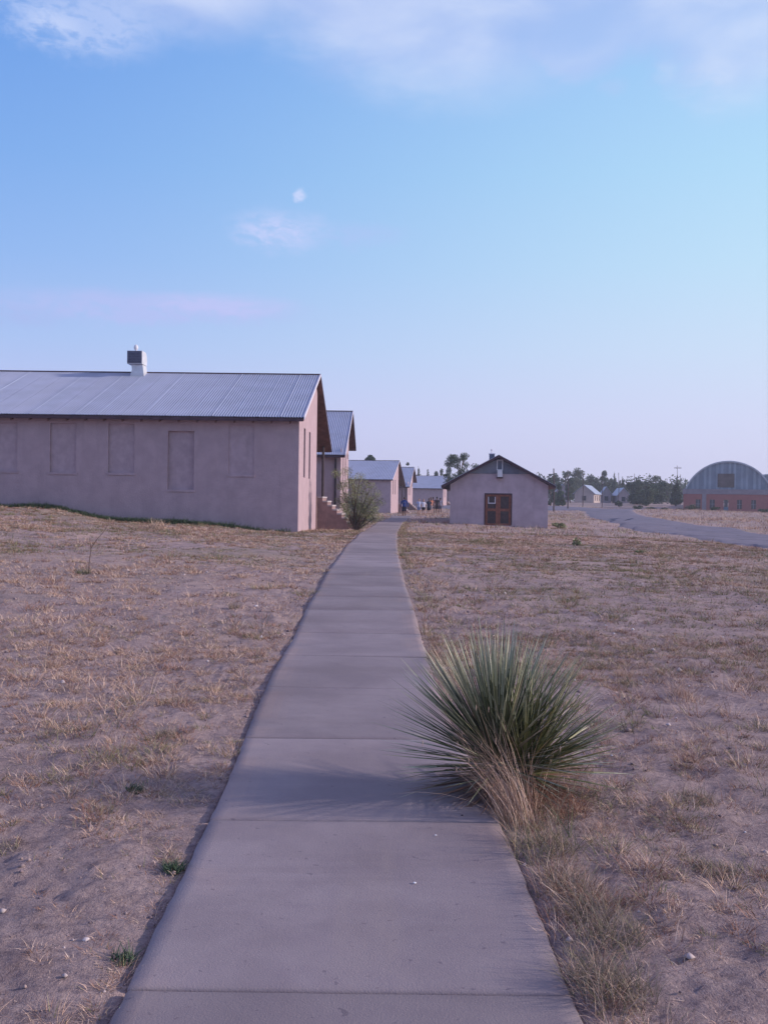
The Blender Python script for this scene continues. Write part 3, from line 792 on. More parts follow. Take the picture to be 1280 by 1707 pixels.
# ---- far houses
def far_house(px0, pxs, px1, ytop, yeave, ybase, D, label, lean=1.0, wm='house', ridgepx=None):
    """gable end from px0..pxs (camera side, shaded), side wall pxs..px1 (lit, to the right)"""
    p0 = at(px0, ybase, D); W = at(pxs, ybase, D).x-p0.x
    dz = at(pxs, yeave, D).z; zr = at(pxs, ytop, D).z; z0 = min(p0.z, bh(p0.x, D))-1
    root = empty('house', (p0.x, D, 0), 0, label=label, cat='house', group='pale houses beyond the road')
    Ls = 12.0; sh = at(px1, ybase, D).x-at(pxs, ybase, D).x   # sideways run of the side wall
    nx_ = sh; ny_ = math.sqrt(max(Ls*Ls-sh*sh, 1))
    xc = W/2
    v = MB()
    v.poly([(0, 0, z0), (W, 0, z0), (W, 0, dz), (xc, 0, zr), (0, 0, dz)])
    v.poly([(W, 0, z0), (W+nx_, ny_, z0), (W+nx_, ny_, dz), (W, 0, dz)])
    v.poly([(W+nx_, ny_, z0), (nx_, ny_, z0), (nx_, ny_, dz), (xc+nx_, ny_, zr), (W+nx_, ny_, dz)])
    v.poly([(nx_, ny_, z0), (0, 0, z0), (0, 0, dz), (nx_, ny_, dz)])
    v.build('wall', M[wm], root)
    ux, uy = nx_/Ls, ny_/Ls
    o = .45
    def pt(x, k, z): return (x+ux*k, uy*k, z)
    rf = MB(); sl = (zr-dz)/xc
    for sgn, xe in ((-1, -o), (1, W+o)):
        a = pt(xe, -o, dz-o*sl+.05); b = pt(xc, -o, zr+.08); c = pt(xc, Ls+o, zr+.08); d = pt(xe, Ls+o, dz-o*sl+.05)
        up_ = lambda p: (p[0], p[1], p[2]+.12)
        rf.poly([a, b, c, d]); rf.poly([up_(a), up_(b), up_(c), up_(d)]); rf.poly([a, b, up_(b), up_(a)]); rf.poly([d, c, up_(c), up_(d)]); rf.poly([a, d, up_(d), up_(a)])
    rf.build('roof', M['roof'], root)
    for f in (.2, .5, .8):
        q = MB(); k0 = Ls*f
        q.poly([(W+ux*k0+.02, uy*k0-.01, dz-1.9), (W+ux*(k0+1)+.02, uy*(k0+1)-.01, dz-1.9), (W+ux*(k0+1)+.02, uy*(k0+1)-.01, dz-.6), (W+ux*k0+.02, uy*k0-.01, dz-.6)])
        q.build('window', M['glass'], root)
    q = MB(); q.box(xc-.5, xc+.5, -.04, .0, dz-1.9, dz-.7); q.build('window', M['glass'], root)
far_house(957, 989, 1016, 809.5, 822, 839.5, 250, 'low pale house beyond the road with its sunlit side facing right', wm='house_lit')
far_house(1002, 1018, 1030, 812, 823, 838.5, 268, 'pale house tucked directly behind the first low house beyond the road')
far_house(1030, 1047, 1054, 814, 824, 838.5, 262, 'rightmost pale house among the trees beyond the road')
far_house(925, 948, 958, 808, 820, 838, 285, 'dim house mostly hidden by trees and poles, leftmost beyond the road')

# ---- utility poles
def pole(px, ptop, pbase, D, label, arm=False, r=.17):
    t_ = at(px, ptop, D); b_ = at(px, pbase, D); gz = bh(b_.x, D)
    root = empty('utility_pole', (b_.x, D, gz), 0, label=label, cat='pole', group='wooden poles along the road')
    q = MB(); h = t_.z-gz
    q.tube([(0, 0, -.6), (0, 0, h*.5), (t_.x-b_.x, 0, h)], [r, r*.85, r*.65], 8); q.build('shaft', M['pole'], root)
    if arm:
        q = MB(); q.box(-.9, .9, -.06, .06, h-.7, h-.55); q.build('crossarm', M['pole'], root)
        for x in (-.8, -.3, .3, .8):
            q = MB(); q.tube([(x, 0, h-.55), (x, 0, h-.38)], .05, 6); q.build('insulator', M['trim'], root)
for i, (px, a, b, D, arm, lb) in enumerate(((922.5, 781, 848, 150, False, 'thick dark pole standing nearest the right eave of the small gabled house'), (946, 784, 845, 165, False, 'second dark pole from the small gabled house, left of the pale house'),
        (971, 786, 841, 185, False, 'dark pole in front of the gable of the first pale house'), (1003, 787, 839, 205, False, 'dark pole in front of the sunlit side of the first pale house'),
        (1030.5, 788, 840, 225, False, 'pole between the second and the rightmost pale house'), (1057, 789.5, 838, 240, False, 'thin pole rising from the trees right of the pale houses'),
        (1111, 798, 838, 260, False, 'thin short pole between the round tree and the dark conifer by the hall'), (1128, 776, 838, 250, True, 'tall thin pole with a crossarm rising above the conifer by the hall'),
        (1133.5, 791, 838, 235, False, 'thin pole just left of the arched hall behind the conifer'))):
    pole(px, a, b, D, lb, arm, r=.12 if i < 2 else .08)

# ------------------------------------------------------------------ foliage
def leaves(n, centres, radii, size, seed=0, aspect=.6, droop=0.0):
    """leaf quads scattered through clumps -> V,F,C arrays"""
    r = np.random.default_rng(seed); centres = np.array(centres); radii = np.array(radii)
    vol = (radii[:, 0]*radii[:, 1]*radii[:, 2])**.75; pr = vol/vol.sum()
    k = r.choice(len(centres), n, p=pr)
    d = r.normal(size=(n, 3)); d /= np.linalg.norm(d, axis=1)[:, None]
    rad = r.random(n)**.45
    P = centres[k] + d*radii[k]*rad[:, None]
    a = r.normal(size=(n, 3)); a[:, 2] -= droop; a /= np.linalg.norm(a, axis=1)[:, None]
    b = np.cross(a, r.normal(size=(n, 3))); b /= np.linalg.norm(b, axis=1)[:, None]
    s = size*r.uniform(.55, 1.3, n)[:, None]
    A = a*s*.5; B = b*s*.5*aspect
    V = np.stack([P-A, P-B*.9-A*.1, P+A, P+B*.9+A*.1], 1).reshape(-1, 3)
    F = np.arange(4*n).reshape(n, 4)
    tone = r.uniform(.6, 1.35, n)[:, None]*np.ones((1, 3)) * (r.uniform(.75, 1.25, len(centres))[k])[:, None]
    tone[:, 0] *= r.uniform(.85, 1.25, n)
    return V, F, tone

def tree(px, ptop, wpx, D, label, kind='round', dens=1.0, name='broadleaf_tree', material='leaf', group='trees on the skyline', seed=None, base=None):
    seed = seed if seed is not None else int(px*7+ptop)
    r = random.Random(seed)
    T = at(px, ptop, D); gz = bh(T.x, D) if base is None else base; H = T.z-gz; Wd = wpx/FPX*D
    root = empty(name, (T.x, D, gz), 0, label=label, cat='tree', group=group)
    C = []; Rd = []; limbs = []
    if kind == 'conifer':
        n = 14
        for i in range(n):
            f = i/(n-1); z = H*(.12+.84*f); rr = Wd/2*(1-f)**.8*(.8+.35*r.random())+.12
            for k in range(max(1, int(4*(1-f))+1)):
                a = r.random()*6.28; off = rr*.45
                C.append((off*math.cos(a), off*math.sin(a), z)); Rd.append((rr*.6, rr*.6, H*.06+.12))
    elif kind == 'open':
        for i in range(30):
            a = r.random()*6.28; f = r.uniform(.34, .97); rr = Wd/2*r.uniform(.15, .95)*(1.15-abs(f-.68)*1.1)
            c = (rr*math.cos(a), rr*math.sin(a)*.8, H*f-.06*H); s = Wd*r.uniform(.07, .14)
            C.append(c); Rd.append((s*1.15, s, s*.95))
            if i % 2 == 0: limbs.append(c)
    elif kind == 'umbrella':
        for i in range(8):
            a = i*.785; rr = Wd/2*.65; c = (rr*math.cos(a), rr*math.sin(a), H*.90+r.uniform(-.2, .2)); C.append(c); Rd.append((Wd*.2, Wd*.2, H*.035+.15)); limbs.append(c)
        C.append((0, 0, H*.94)); Rd.append((Wd*.3, Wd*.3, H*.05))
    else:
        n = 13
        for i in range(n):
            a = r.random()*6.28; f = r.uniform(.10, .84); prof = math.sin(math.pi*min(1, (f+.12)))**.6
            rr = Wd/2*prof*r.uniform(.2, .78)
            s = Wd*r.uniform(.14, .24)
            c = (rr*math.cos(a), rr*math.sin(a), H*f); C.append(c); Rd.append((s, s, min(s*.8, H*.2)))
            if i % 2 == 0: limbs.append(c)
        C.append((0, 0, H*.88)); Rd.append((Wd*.16, Wd*.16, H*.12))
    n = int(5200*dens*(1 if kind != 'open' else .55)); size = max(.2, D/FPX*2.3)
    V, F_, tn = leaves(n, C, Rd, size, seed)
    np_mesh('crown', V, F_, M[material], root, colors=tn)
    q = MB(); tr_ = max(.09, H*.022)
    hh = H*(.92 if kind == 'conifer' else .62)
    q.tube([(0, 0, -.5), (.05*Wd*r.uniform(-1, 1), 0, hh*.5), (.06*Wd*r.uniform(-1, 1), 0, hh)], [tr_*1.3, tr_, tr_*.5], 7)
    for c in limbs:
        z0_ = min(hh*.95, c[2]*.6); q.tube([(0, 0, z0_), (c[0]*.5, c[1]*.5, z0_+(c[2]-z0_)*.6), c], [tr_*.55, tr_*.38, tr_*.2], 5)
    q.build('trunk', M['bark'], root)
    return root

def bush(px, pbase, hpx, wpx, label, D=None, name='shrub', material='leaf', n=700, size=None, group=None, cat='shrub'):
    if D is None:
        P = unproj(px, pbase); D = P.y
    else: P = at(px, pbase, D); P.z = bh(P.x, D)
    H = hpx/FPX*D; Wd = wpx/FPX*D; r = random.Random(int(px+pbase))
    root = empty(name, (P.x, P.y, P.z-.03), 0, label=label, cat=cat, group=group)
    C = []; Rd = []; q = MB()
    for i in range(9):
        a = r.random()*6.28; rr = Wd/2*r.uniform(.1, .7); c = (rr*math.cos(a), rr*math.sin(a), H*r.uniform(.3, .75)); C.append(c); Rd.append((Wd*.2, Wd*.2, H*.26))
        q.tube([(0, 0, -.03), (c[0]*.4, c[1]*.4, c[2]*.6), c], [H*.025, H*.018, H*.008], 5)
    V, F_, tn = leaves(n, C, Rd, size or max(.05, D/FPX*2.0), int(px))
    np_mesh('foliage', V, F_, M[material], root, colors=tn); q.build('stems', M['bark'], root)
    return root

# skyline trees, right part
for a in ((925, 788, 34, 300, 'dark tree crown directly right of the small gabled house, behind the thick pole', 'round', 1, 'leaf'),
          (942, 781, 20, 295, 'airy narrow tree between the first two poles', 'open', .8, 'leaf_pale'),
          (962, 779, 46, 300, 'broad pale green tree behind the left gable of the pale house', 'round', 1.3, 'leaf_pale'),
          (985, 791, 34, 310, 'low rounded tree behind the roof of the first pale house', 'round', 1, 'leaf'),
          (1007, 784, 30, 305, 'tall dark round tree behind the two left pale houses', 'round', 1.2, 'leaf'),
          (1024, 786, 15, 300, 'slim pointed conifer between the pale houses', 'conifer', .8, 'leaf'),
          (1037, 794, 20, 298, 'dark pointed conifer behind the rightmost pale house', 'conifer', .9, 'leaf'),
          (1062, 800, 46, 230, 'broad dark tree standing right of the rightmost pale house', 'round', 1.5, 'leaf'),
          (1077, 808, 34, 222, 'lower olive tree in front of the large round tree by the road', 'round', 1.2, 'leaf_pale'),
          (1093, 792, 50, 240, 'largest round tree right of the pale houses', 'round', 1.8, 'leaf'),
          (1113, 806, 26, 262, 'small pale tree left of the dark conifer by the hall', 'open', .9, 'leaf_pale'),
          (951, 796, 26, 240, 'low dark tree in front of the pale green tree, left of the first pale house', 'round', 1, 'leaf'),
          (994, 797, 22, 315, 'short tree above the ridge of the first pale house', 'round', 1, 'leaf_pale'),
          (1018, 797, 22, 318, 'short dark tree above the second pale house', 'round', 1, 'leaf'),
          (1047, 803, 26, 285, 'short rounded tree just above the rightmost pale house', 'round', 1, 'leaf'),
          (931, 806, 24, 200, 'bushy low tree between the thick pole and the second pole', 'round', 1, 'leaf'),
          (918, 796, 22, 210, 'dark bushy tree half hidden behind the right eave of the small gabled house', 'round', 1.2, 'leaf'),
          (975, 803, 24, 300, 'low dark tree behind the left gable edge of the first pale house', 'round', 1.2, 'leaf'),
          (1127, 796, 25, 225, 'dark pointed conifer immediately left of the arched hall', 'conifer', 1.3, 'leaf')):
    tree(a[0], a[1], a[2], a[3], a[4], a[5], a[6], 'conifer_tree' if a[5] == 'conifer' else 'broadleaf_tree', a[7])
# centre
for a in ((768, 752, 58, 150, 'open crowned tree with clumped foliage behind the roof of the small gabled house', 'open', 2.2, 'leaf'),
          (748, 778, 30, 262, 'dense low tree just left of the open crowned tree', 'round', 1.2, 'leaf'),
          (617, 757, 17, 200, 'flat topped tree showing above the roof of the third building', 'umbrella', .6, 'leaf'),
          (679, 763, 24, 230, 'feathery tree top directly behind the fourth building', 'open', .9, 'leaf'),
          (697, 776, 20, 270, 'pointed conifer just right of the fourth roof', 'conifer', .8, 'leaf'),
          (713, 780, 24, 275, 'second pointed conifer above the roof of the fifth building', 'conifer', .9, 'leaf'),
          (727, 785, 22, 280, 'low dark tree above the middle of the fifth roof', 'round', .9, 'leaf'),
          (736, 781, 18, 285, 'small pale tree above the right end of the fifth roof', 'round', .6, 'leaf_pale')):
    tree(a[0], a[1], a[2], a[3], a[4], a[5], a[6], 'conifer_tree' if a[5] == 'conifer' else 'broadleaf_tree', a[7])
# far woodland that reads as a mass along the horizon
def woodland():
    r = np.random.default_rng(5); C = []; Rd = []
    for x in np.linspace(-260, 330, 420):
        y = 380+r.uniform(-30, 40); z = bh(x, y); h = r.uniform(6, 11.5); C.append((x, y, z+h*.45)); Rd.append((h*.6, h*.5, h*.55))
    V, F_, tn = leaves(110000, C, Rd, 1.3, 9)
    tag(np_mesh('woodland', V, F_, M['leaf'], colors=tn), 'distant belt of dark trees along the horizon', 'trees', kind='stuff')
woodland()
# shrubs by road and hall
for a in ((1062, 852, 9, 22, 'round dark shrub at the bend of the road', 178), (1085, 851, 8, 26, 'dark low shrub second from the road bend', 182), (1108, 852, 8, 26, 'low shrub midway between the road bend and the brick hall', 180),
          (1132, 852, 8, 24, 'low shrub just left of the brick wall of the hall', 181), (1153, 854, 16, 26, 'tallest dark shrub in front of the left end of the brick wall', 178), (1192, 858, 8, 18, 'green weed clump before the brick wall left of the blue door', 165), (1272, 859, 9, 22, 'green weed clump at the right edge before the brick wall', 160),
          (1031, 841, 12, 14, 'bushy shrub in front of the two right pale houses', 215)):
    bush(a[0], a[1], a[2], a[3], a[4], D=a[5], group='shrubs before the hall')
bush(932, 884, 10, 34, 'low olive brush against the right corner of the small gabled house', D=63, name='shrub', material='mesq', n=1500, size=.10)
bush(961, 911, 17, 16, 'small upright green weed alone in the grass right of the small house', name='weed', material='mesq', n=150, size=.10, cat='weed')
bush(1066, 924, 9, 20, 'flat round green weed in the grass before the road', name='weed', material='mesq', n=200, size=.08, cat='weed')

# mesquite by the steps
def mesquite():
    D = 45.5; b = at(592, 886, D); gz = bh(b.x, D)
    root = empty('mesquite_bush', (b.x, D, gz), 0, label='feathery olive green bush beside the path, in front of the steps', cat='bush')
    r = random.Random(4); q = MB(); C = []; Rd = []; k = D/FPX
    def g(px, py): p = at(px, py, D); return Vector((p.x-b.x, 0, p.z-gz))
    ends = [(566, 790), (575, 812), (582, 786), (590, 800), (596, 812), (604, 796), (612, 806), (622, 812), (632, 824), (637, 838), (628, 850), (618, 862), (608, 872), (603, 838), (592, 840), (579, 846), (570, 836), (612, 836), (622, 834), (600, 858), (588, 866), (634, 862), (598, 822), (580, 828), (616, 850)]
    for (px, py) in ends:
        e = g(px-4, py); e.y = r.uniform(-1, 1)*.75
        m1 = Vector((e.x*.35+r.uniform(-.1, .1), e.y*.3, e.z*.42)); m2 = Vector((e.x*.75, e.y*.7, e.z*.8))
        q.tube([(r.uniform(-.05, .05), 0, -.05), m1, m2, e], [.035, .024, .014, .005], 5)
        C.append(tuple(e)); Rd.append((.30, .30, .24)); C.append(tuple(m2)); Rd.append((.27, .27, .26))
        if r.random() < .6: C.append((m1.x*1.25, m1.y, m1.z*1.25)); Rd.append((.26, .26, .26))
        for _ in range(3):
            s = e+Vector((r.uniform(-.3, .3), r.uniform(-.3, .3), r.uniform(-.05, .35))); q.tube([m2, (m2+s)/2+Vector((0, 0, .03)), s], [.009, .006, .002], 4)
    V, F_, tn = leaves(21000, C, Rd, .062, 3, aspect=.34, droop=.5)
    np_mesh('foliage', V, F_, M['mesq'], root, colors=tn); q.build('branches', M['bark'], root)
mesquite()

# ------------------------------------------------------------------ grass
STRAW = np.array([[.66, .48, .37], [.60, .41, .31], [.48, .315, .24], [.74, .57, .45]]); OLIVE = np.array([[.22, .21, .11], [.28, .25, .135], [.17, .185, .09]]); GREEN = np.array([[.055, .085, .05], [.075, .105, .06]])
BROWN = np.array([[.25, .135, .10], [.33, .175, .125]])
def blades(P, az_, lean, L, W, colr, curve, seg=2):
    """P (n,3) roots; az_ direction; lean 0 upright..1 flat; L length; W width"""
    n = len(P); rows = []
    dx, dy = np.cos(az_), np.sin(az_)
    # fall perpendicular to lean direction for width
    wa = rng.random(n)*math.pi*2; sx, sy = np.cos(wa), np.sin(wa)
    for i in range(seg+1):
        t = i/seg; th = lean*1.35*(1-curve*.5)+curve*t*1.0
        out = L*t*np.sin(np.minimum(th, 1.65)); upz = L*t*np.cos(np.minimum(th, 1.65))
        c = P + np.stack([dx*out, dy*out, upz], -1)
        wd = W*(1-t*.85)*.5
        off = np.stack([sx*wd, sy*wd, np.zeros(n)], -1)
        rows.append(c-off); rows.append(c+off)
    V = np.stack(rows, 1).reshape(-1, 3); m_ = 2*(seg+1)
    b = (np.arange(n)*m_)[:, None]
    F_ = np.concatenate([b+np.array([[2*i, 2*i+1, 2*i+3, 2*i+2]]) for i in range(seg)], 1).reshape(-1, 4)
    C_ = np.repeat(colr, seg, axis=0)
    return V, F_, C_
def join(parts):
    Vs = []; Fs = []; Cs = []; b = 0
    for V, F_, C_ in parts: Vs.append(V); Fs.append(F_+b); Cs.append(C_); b += len(V)
    return np.concatenate(Vs), np.concatenate(Fs), np.concatenate(Cs)
def pick(pal, n): return pal[rng.integers(0, len(pal), n)]*rng.uniform(.75, 1.2, (n, 1))

def tufts(X, Y, S, nb, wid, pal_mix, flat=.45, seg=2, spread=.28):
    """X,Y tuft centres, S tuft height, nb blades each; pal_mix (n,) 0 straw..1 olive"""
    n = len(X); rep = np.repeat(np.arange(n), nb)
    N_ = len(rep); a = rng.random(N_)*2*math.pi; rr = np.sqrt(rng.random(N_))*S[rep]*spread
    x = X[rep]+rr*np.cos(a); y = Y[rep]+rr*np.sin(a)
    z = ground_h(x, y)-.006
    lean = np.clip(rng.normal(flat, .22, N_), .02, 1.05); L = S[rep]*rng.uniform(.45, 1.15, N_)
    az_ = a+rng.normal(0, .6, N_)
    k = rng.random(N_)
    c = pick(STRAW, N_); ol = pick(OLIVE, N_); br = pick(BROWN, N_)
    m = pal_mix[rep]
    c = np.where((k < m)[:, None], ol, c); tb = (rng.random(n) < .34)[rep]; c = np.where((rng.random(N_) < np.where(tb, .75, .12))[:, None], br, c)
    return blades(np.stack([x, y, z], -1), az_, lean, L, wid[rep]*rng.uniform(.7, 1.3, N_), c, rng.uniform(.1, .9, N_), seg)

occupied = []
def ok_mask(X, Y):
    m = np.ones(len(X), bool)
    pdist = path_dist(X, Y); m &= ~((np.abs(pdist) < PW+.03) & (Y < 119))
    # buildings footprints (coarse)
    def box_rot(px, D, ang, x0, x1, y0, y1):
        c, s = math.cos(R(ang)), math.sin(R(ang)); ox = (px-640)/FPX*D
        dx, dy = X-ox, Y-D; lx = dx*c - dy*s; ly = dx*s + dy*c
        return (lx > x0) & (lx < x1) & (ly > y0) & (ly < y1)
    m &= ~box_rot(497, D1, 1.1, -21, 0, -.02, 8.2); m &= ~box_rot(497, D1, 1.1, -21, 2, 8.2, 14.8)
    m &= ~box_rot(567, 58.3, 1.1, -21, 0, 0, 12); m &= ~box_rot(651, 139, 8, -22, 2, 0, 15); m &= ~box_rot(679, 157, 7, -22, 2, 0, 12)
    m &= ~((X > 4.05) & (X < 10.25) & (Y > 61.9) & (Y < 73))
    m &= ~in_poly(X, Y, road_poly)
    m &= ~((Y > 189) & (X > 56) & (X < 100))
    return m
def scatter(n, y0, y1, pad=.08, power=1.0):
    """random points in the camera's view wedge with some margin"""
    u = rng.random(n); y = (y0**(power+1) + u*(y1**(power+1)-y0**(power+1)))**(1/(power+1))
    hw = y*(.386+pad)+.6
    x = (rng.random(n)*2-1)*hw + .0*y
    return x, y
parts = []
def cover(x, y):
    """how grassy a spot is 0..1: near left bare, farther dense"""
    n = fbm(x, y, .35, 4, 55)*.5 + fbm(x, y, 1.3, 4, 56)*.5
    far = np.clip((y-6)/16, 0, 1)
    pdist = path_dist(x, y)
    thr = .50-.10*far
    g = fbm(x, y, 4.5, 3, 58)
    return np.clip((n-thr)*12+.45, 0.04, 1)*np.where(y < 30, np.clip((g-.45)*12, np.interp(y, [6, 14], [.10, .5]), 1), 1)
# near tufts
x, y = scatter(17000, 2.4, 12, .15, .8); m = ok_mask(x, y) & (rng.random(len(x)) < cover(x, y)*.85+.04); x, y = x[m], y[m]
S = rng.uniform(.02, .085, len(x))*(.6+.6*fbm(x, y, .8, 2, 8)); S[rng.random(len(x)) < .12] *= 1.5
parts.append(tufts(x, y, S, 26, np.full(len(x), .0030), np.where(fbm(x, y, .5, 2, 77) > .55, .35, .08), flat=.62, seg=3, spread=.75))
# edge fringe on the right side of the path, olive and taller near the camera
n = 520; y = rng.uniform(2.6, 12, n)**1.0; y = 2.6+(y-2.6)**1.15*.75; off = np.abs(rng.normal(0, .10, n))+.05
x = path_x(y)+PW+off; m = rng.random(n) < np.where(y < 6, .75, .55); x, y = x[m], y[m]
S = rng.uniform(.05, .165, len(x))*np.where(y < 5.5, 1.0, .85); parts.append(tufts(x, y, S, 26, np.full(len(x), .0026), np.full(len(x), .32), flat=.42, seg=3, spread=.5))
n = 420; y = rng.uniform(12, 62, n); x = path_x(y)+PW+.06+np.abs(rng.normal(0, .22, n)); S = rng.uniform(.07, .2, n); parts.append(tufts(x, y, S, 14, .002+y*.00022, np.full(n, .65), flat=.4))
n = 200; y = rng.uniform(8, 60, n); x = path_x(y)-PW-.10-np.abs(rng.normal(0, .25, n)); S = rng.uniform(.05, .12, n); parts.append(tufts(x, y, S, 14, .002+y*.00022, np.full(n, .4), flat=.5))
for (n, sgn) in ((1300, 1), (700, -1)):
    y = 3.0+9.5*rng.random(n)**.8; x = path_x(y)+sgn*(PW+.15+(y*.45)*rng.random(n)); m = ok_mask(x, y) & (fbm(x, y, .7, 3, 61) > .46); x, y = x[m], y[m]
    S = np.minimum(rng.gamma(3.0, .018, len(x))+.025, .15); parts.append(tufts(x, y, S, 64, np.full(len(x), .0032), np.where(rng.random(len(x)) < (.55 if sgn > 0 else .25), .65, .05), flat=.55, seg=3, spread=.75))
n = 260; y = 2.6+14*rng.random(n); x = path_x(y)-PW-.03-np.abs(rng.normal(0, .05, n)); m = fbm(x, y, 1.3, 2, 88) > .5; x, y = x[m], y[m]
parts.append(tufts(x, y, rng.uniform(.02, .07, len(x)), 22, np.full(len(x), .0028), np.full(len(x), .25), flat=.6, seg=3, spread=.8))
# fine ground litter of straw, lying flat
x, y = scatter(70000, 2.4, 12, .12); m = ok_mask(x, y) & (rng.random(len(x)) < cover(x, y)*.75+.06); x, y = x[m], y[m]; n = len(x)
parts.append(blades(np.stack([x, y, ground_h(x, y)+.003], -1), rng.random(n)*6.28, np.full(n, 1.12), rng.uniform(.015, .07, n), np.full(n, .0026), pick(STRAW, n), np.full(n, .02), 2))
V, F_, C_ = join(parts)
tag(np_mesh('dry_grass', V, F_, M['grass'], colors=C_), 'sparse dry grass and straw on the bare soil near the camera', 'grass', kind='stuff')
# middle distance
parts = []
x, y = scatter(42000, 9.5, 46, .12, .7); m = ok_mask(x, y) & (rng.random(len(x)) < cover(x, y)); x, y = x[m], y[m]
gn = fbm(x, y, .22, 3, 91); rightside = (x > path_x(y))
S = rng.uniform(.04, .13, len(x))*(.7+.7*fbm(x, y, .5, 2, 8))
parts.append(tufts(x, y, S, 13, .0016+y*.00036, np.clip((gn-.48)*8+np.where(rightside, .50, .12), .04, .95), flat=.74, seg=2, spread=1.1))
# distinct bigger bunches with gaps between them
x, y = scatter(9000, 5.5, 44, .12, .7); m = ok_mask(x, y) & (fbm(x, y, .7, 3, 63) > .46); x, y = x[m], y[m]
S = rng.gamma(3.0, .024, len(x))+.04; S = np.minimum(S, .22); ol = fbm(x, y, .25, 3, 66)
parts.append(tufts(x, y, S, 40, .0022+y*.00028, np.clip((ol-.48)*7+np.where(x > path_x(y), .35, .15), .03, .9), flat=.52, seg=3, spread=.8))
V, F_, C_ = join(parts)
tag(np_mesh('dry_grass', V, F_, M['grass'], colors=C_), 'dense dry grass and bunches covering the ground up to the buildings', 'grass', kind='stuff')
parts = []
x, y = scatter(16000, 44, 185, .1, .6); m = ok_mask(x, y); x, y = x[m], y[m]
S = rng.uniform(.12, .30, len(x)); gn = fbm(x, y, .08, 3, 91)
far_field = (x > np.interp(y, [40, 60, 110, 170], [60, 22, 30, 40]))
S = np.where(far_field, S*1.5, S)
parts.append(tufts(x, y, S, 9, .012+y*.00022, np.where(far_field, .04, np.clip((gn-.45)*4, .05, .7)), flat=.35, seg=2, spread=1.0))
V, F_, C_ = join(parts)
tag(np_mesh('dry_grass', V, F_, M['grass'], colors=C_), 'golden dry grass field beyond the road and around the far buildings', 'grass', kind='stuff')
# green strip along the first wall
n = 1900; u = rng.uniform(-15.8, -.3, n); c1, s1 = math.cos(R(-1.1)), math.sin(R(-1.1))
lx = u; ly = -.12-np.abs(rng.normal(0, .22, n)); x = B1.location.x+lx*c1-ly*s1; y = D1+lx*s1+ly*c1
dens = np.clip((-u-.8)/4, .1, 1); m = rng.random(n) < dens; x, y = x[m], y[m]
S = rng.uniform(.10, .27, len(x))*(.6+.8*fbm(x, y, .8, 3, 31)); nb = 18; rep = np.repeat(np.arange(len(x)), nb); N_ = len(rep)
a = rng.random(N_)*6.28; P = np.stack([x[rep]+np.cos(a)*.1, y[rep]+np.sin(a)*.1, np.zeros(N_)], -1); P[:, 2] = ground_h(P[:, 0], P[:, 1])-.01
V, F_, C_ = blades(P, a, np.clip(rng.normal(.35, .2, N_), 0, 1), S[rep]*rng.uniform(.5, 1.2, N_), np.full(N_, .028), pick(GREEN, N_), rng.uniform(.1, .8, N_), 2)
tag(np_mesh('green_grass', V, F_, M['grass'], colors=C_), 'dark green grass strip along the foot of the nearest building', 'grass', kind='stuff')

# pebbles
def pebbles():
    base = np.array([(1, 0, 0), (-1, 0, 0), (0, 1, 0), (0, -1, 0), (0, 0, .7), (0, 0, -.7)], float)
    tri = np.array([(0, 2, 4), (2, 1, 4), (1, 3, 4), (3, 0, 4), (2, 0, 5), (1, 2, 5), (3, 1, 5), (0, 3, 5)])
    x, y = scatter(9000, 2.4, 20, .12, .9); m = ok_mask(x, y); x, y = x[m], y[m]; n = len(x)
    s = .0025+rng.exponential(.0032, n)*(1+y*.05); s = np.minimum(s, .035)
    V = base[None]*s[:, None, None]*rng.uniform(.6, 1.3, (n, 6, 1)); a = rng.random(n)*6.28
    vx = V[:, :, 0]*np.cos(a)[:, None]-V[:, :, 1]*np.sin(a)[:, None]; vy = V[:, :, 0]*np.sin(a)[:, None]+V[:, :, 1]*np.cos(a)[:, None]
    V = np.stack([vx+x[:, None], vy+y[:, None], V[:, :, 2]+(ground_h(x, y)+s*.25)[:, None]], -1).reshape(-1, 3)
    F_ = (tri[None]+(np.arange(n)*6)[:, None, None]).reshape(-1, 3)
    pal = np.array([[.30, .23, .23], [.22, .165, .18], [.5, .42, .42], [.36, .27, .25], [.17, .13, .15]]); k = rng.integers(0, 5, n); pc = pal[k]*rng.uniform(.8, 1.2, (n, 1))
    pc[rng.random(n) < .03] = (.75, .7, .72)
    tag(np_mesh('gravel', V, F_, M['stone'], colors=np.repeat(pc, 8, axis=0)), 'small loose pebbles scattered over the bare soil', 'gravel', kind='stuff')
pebbles()

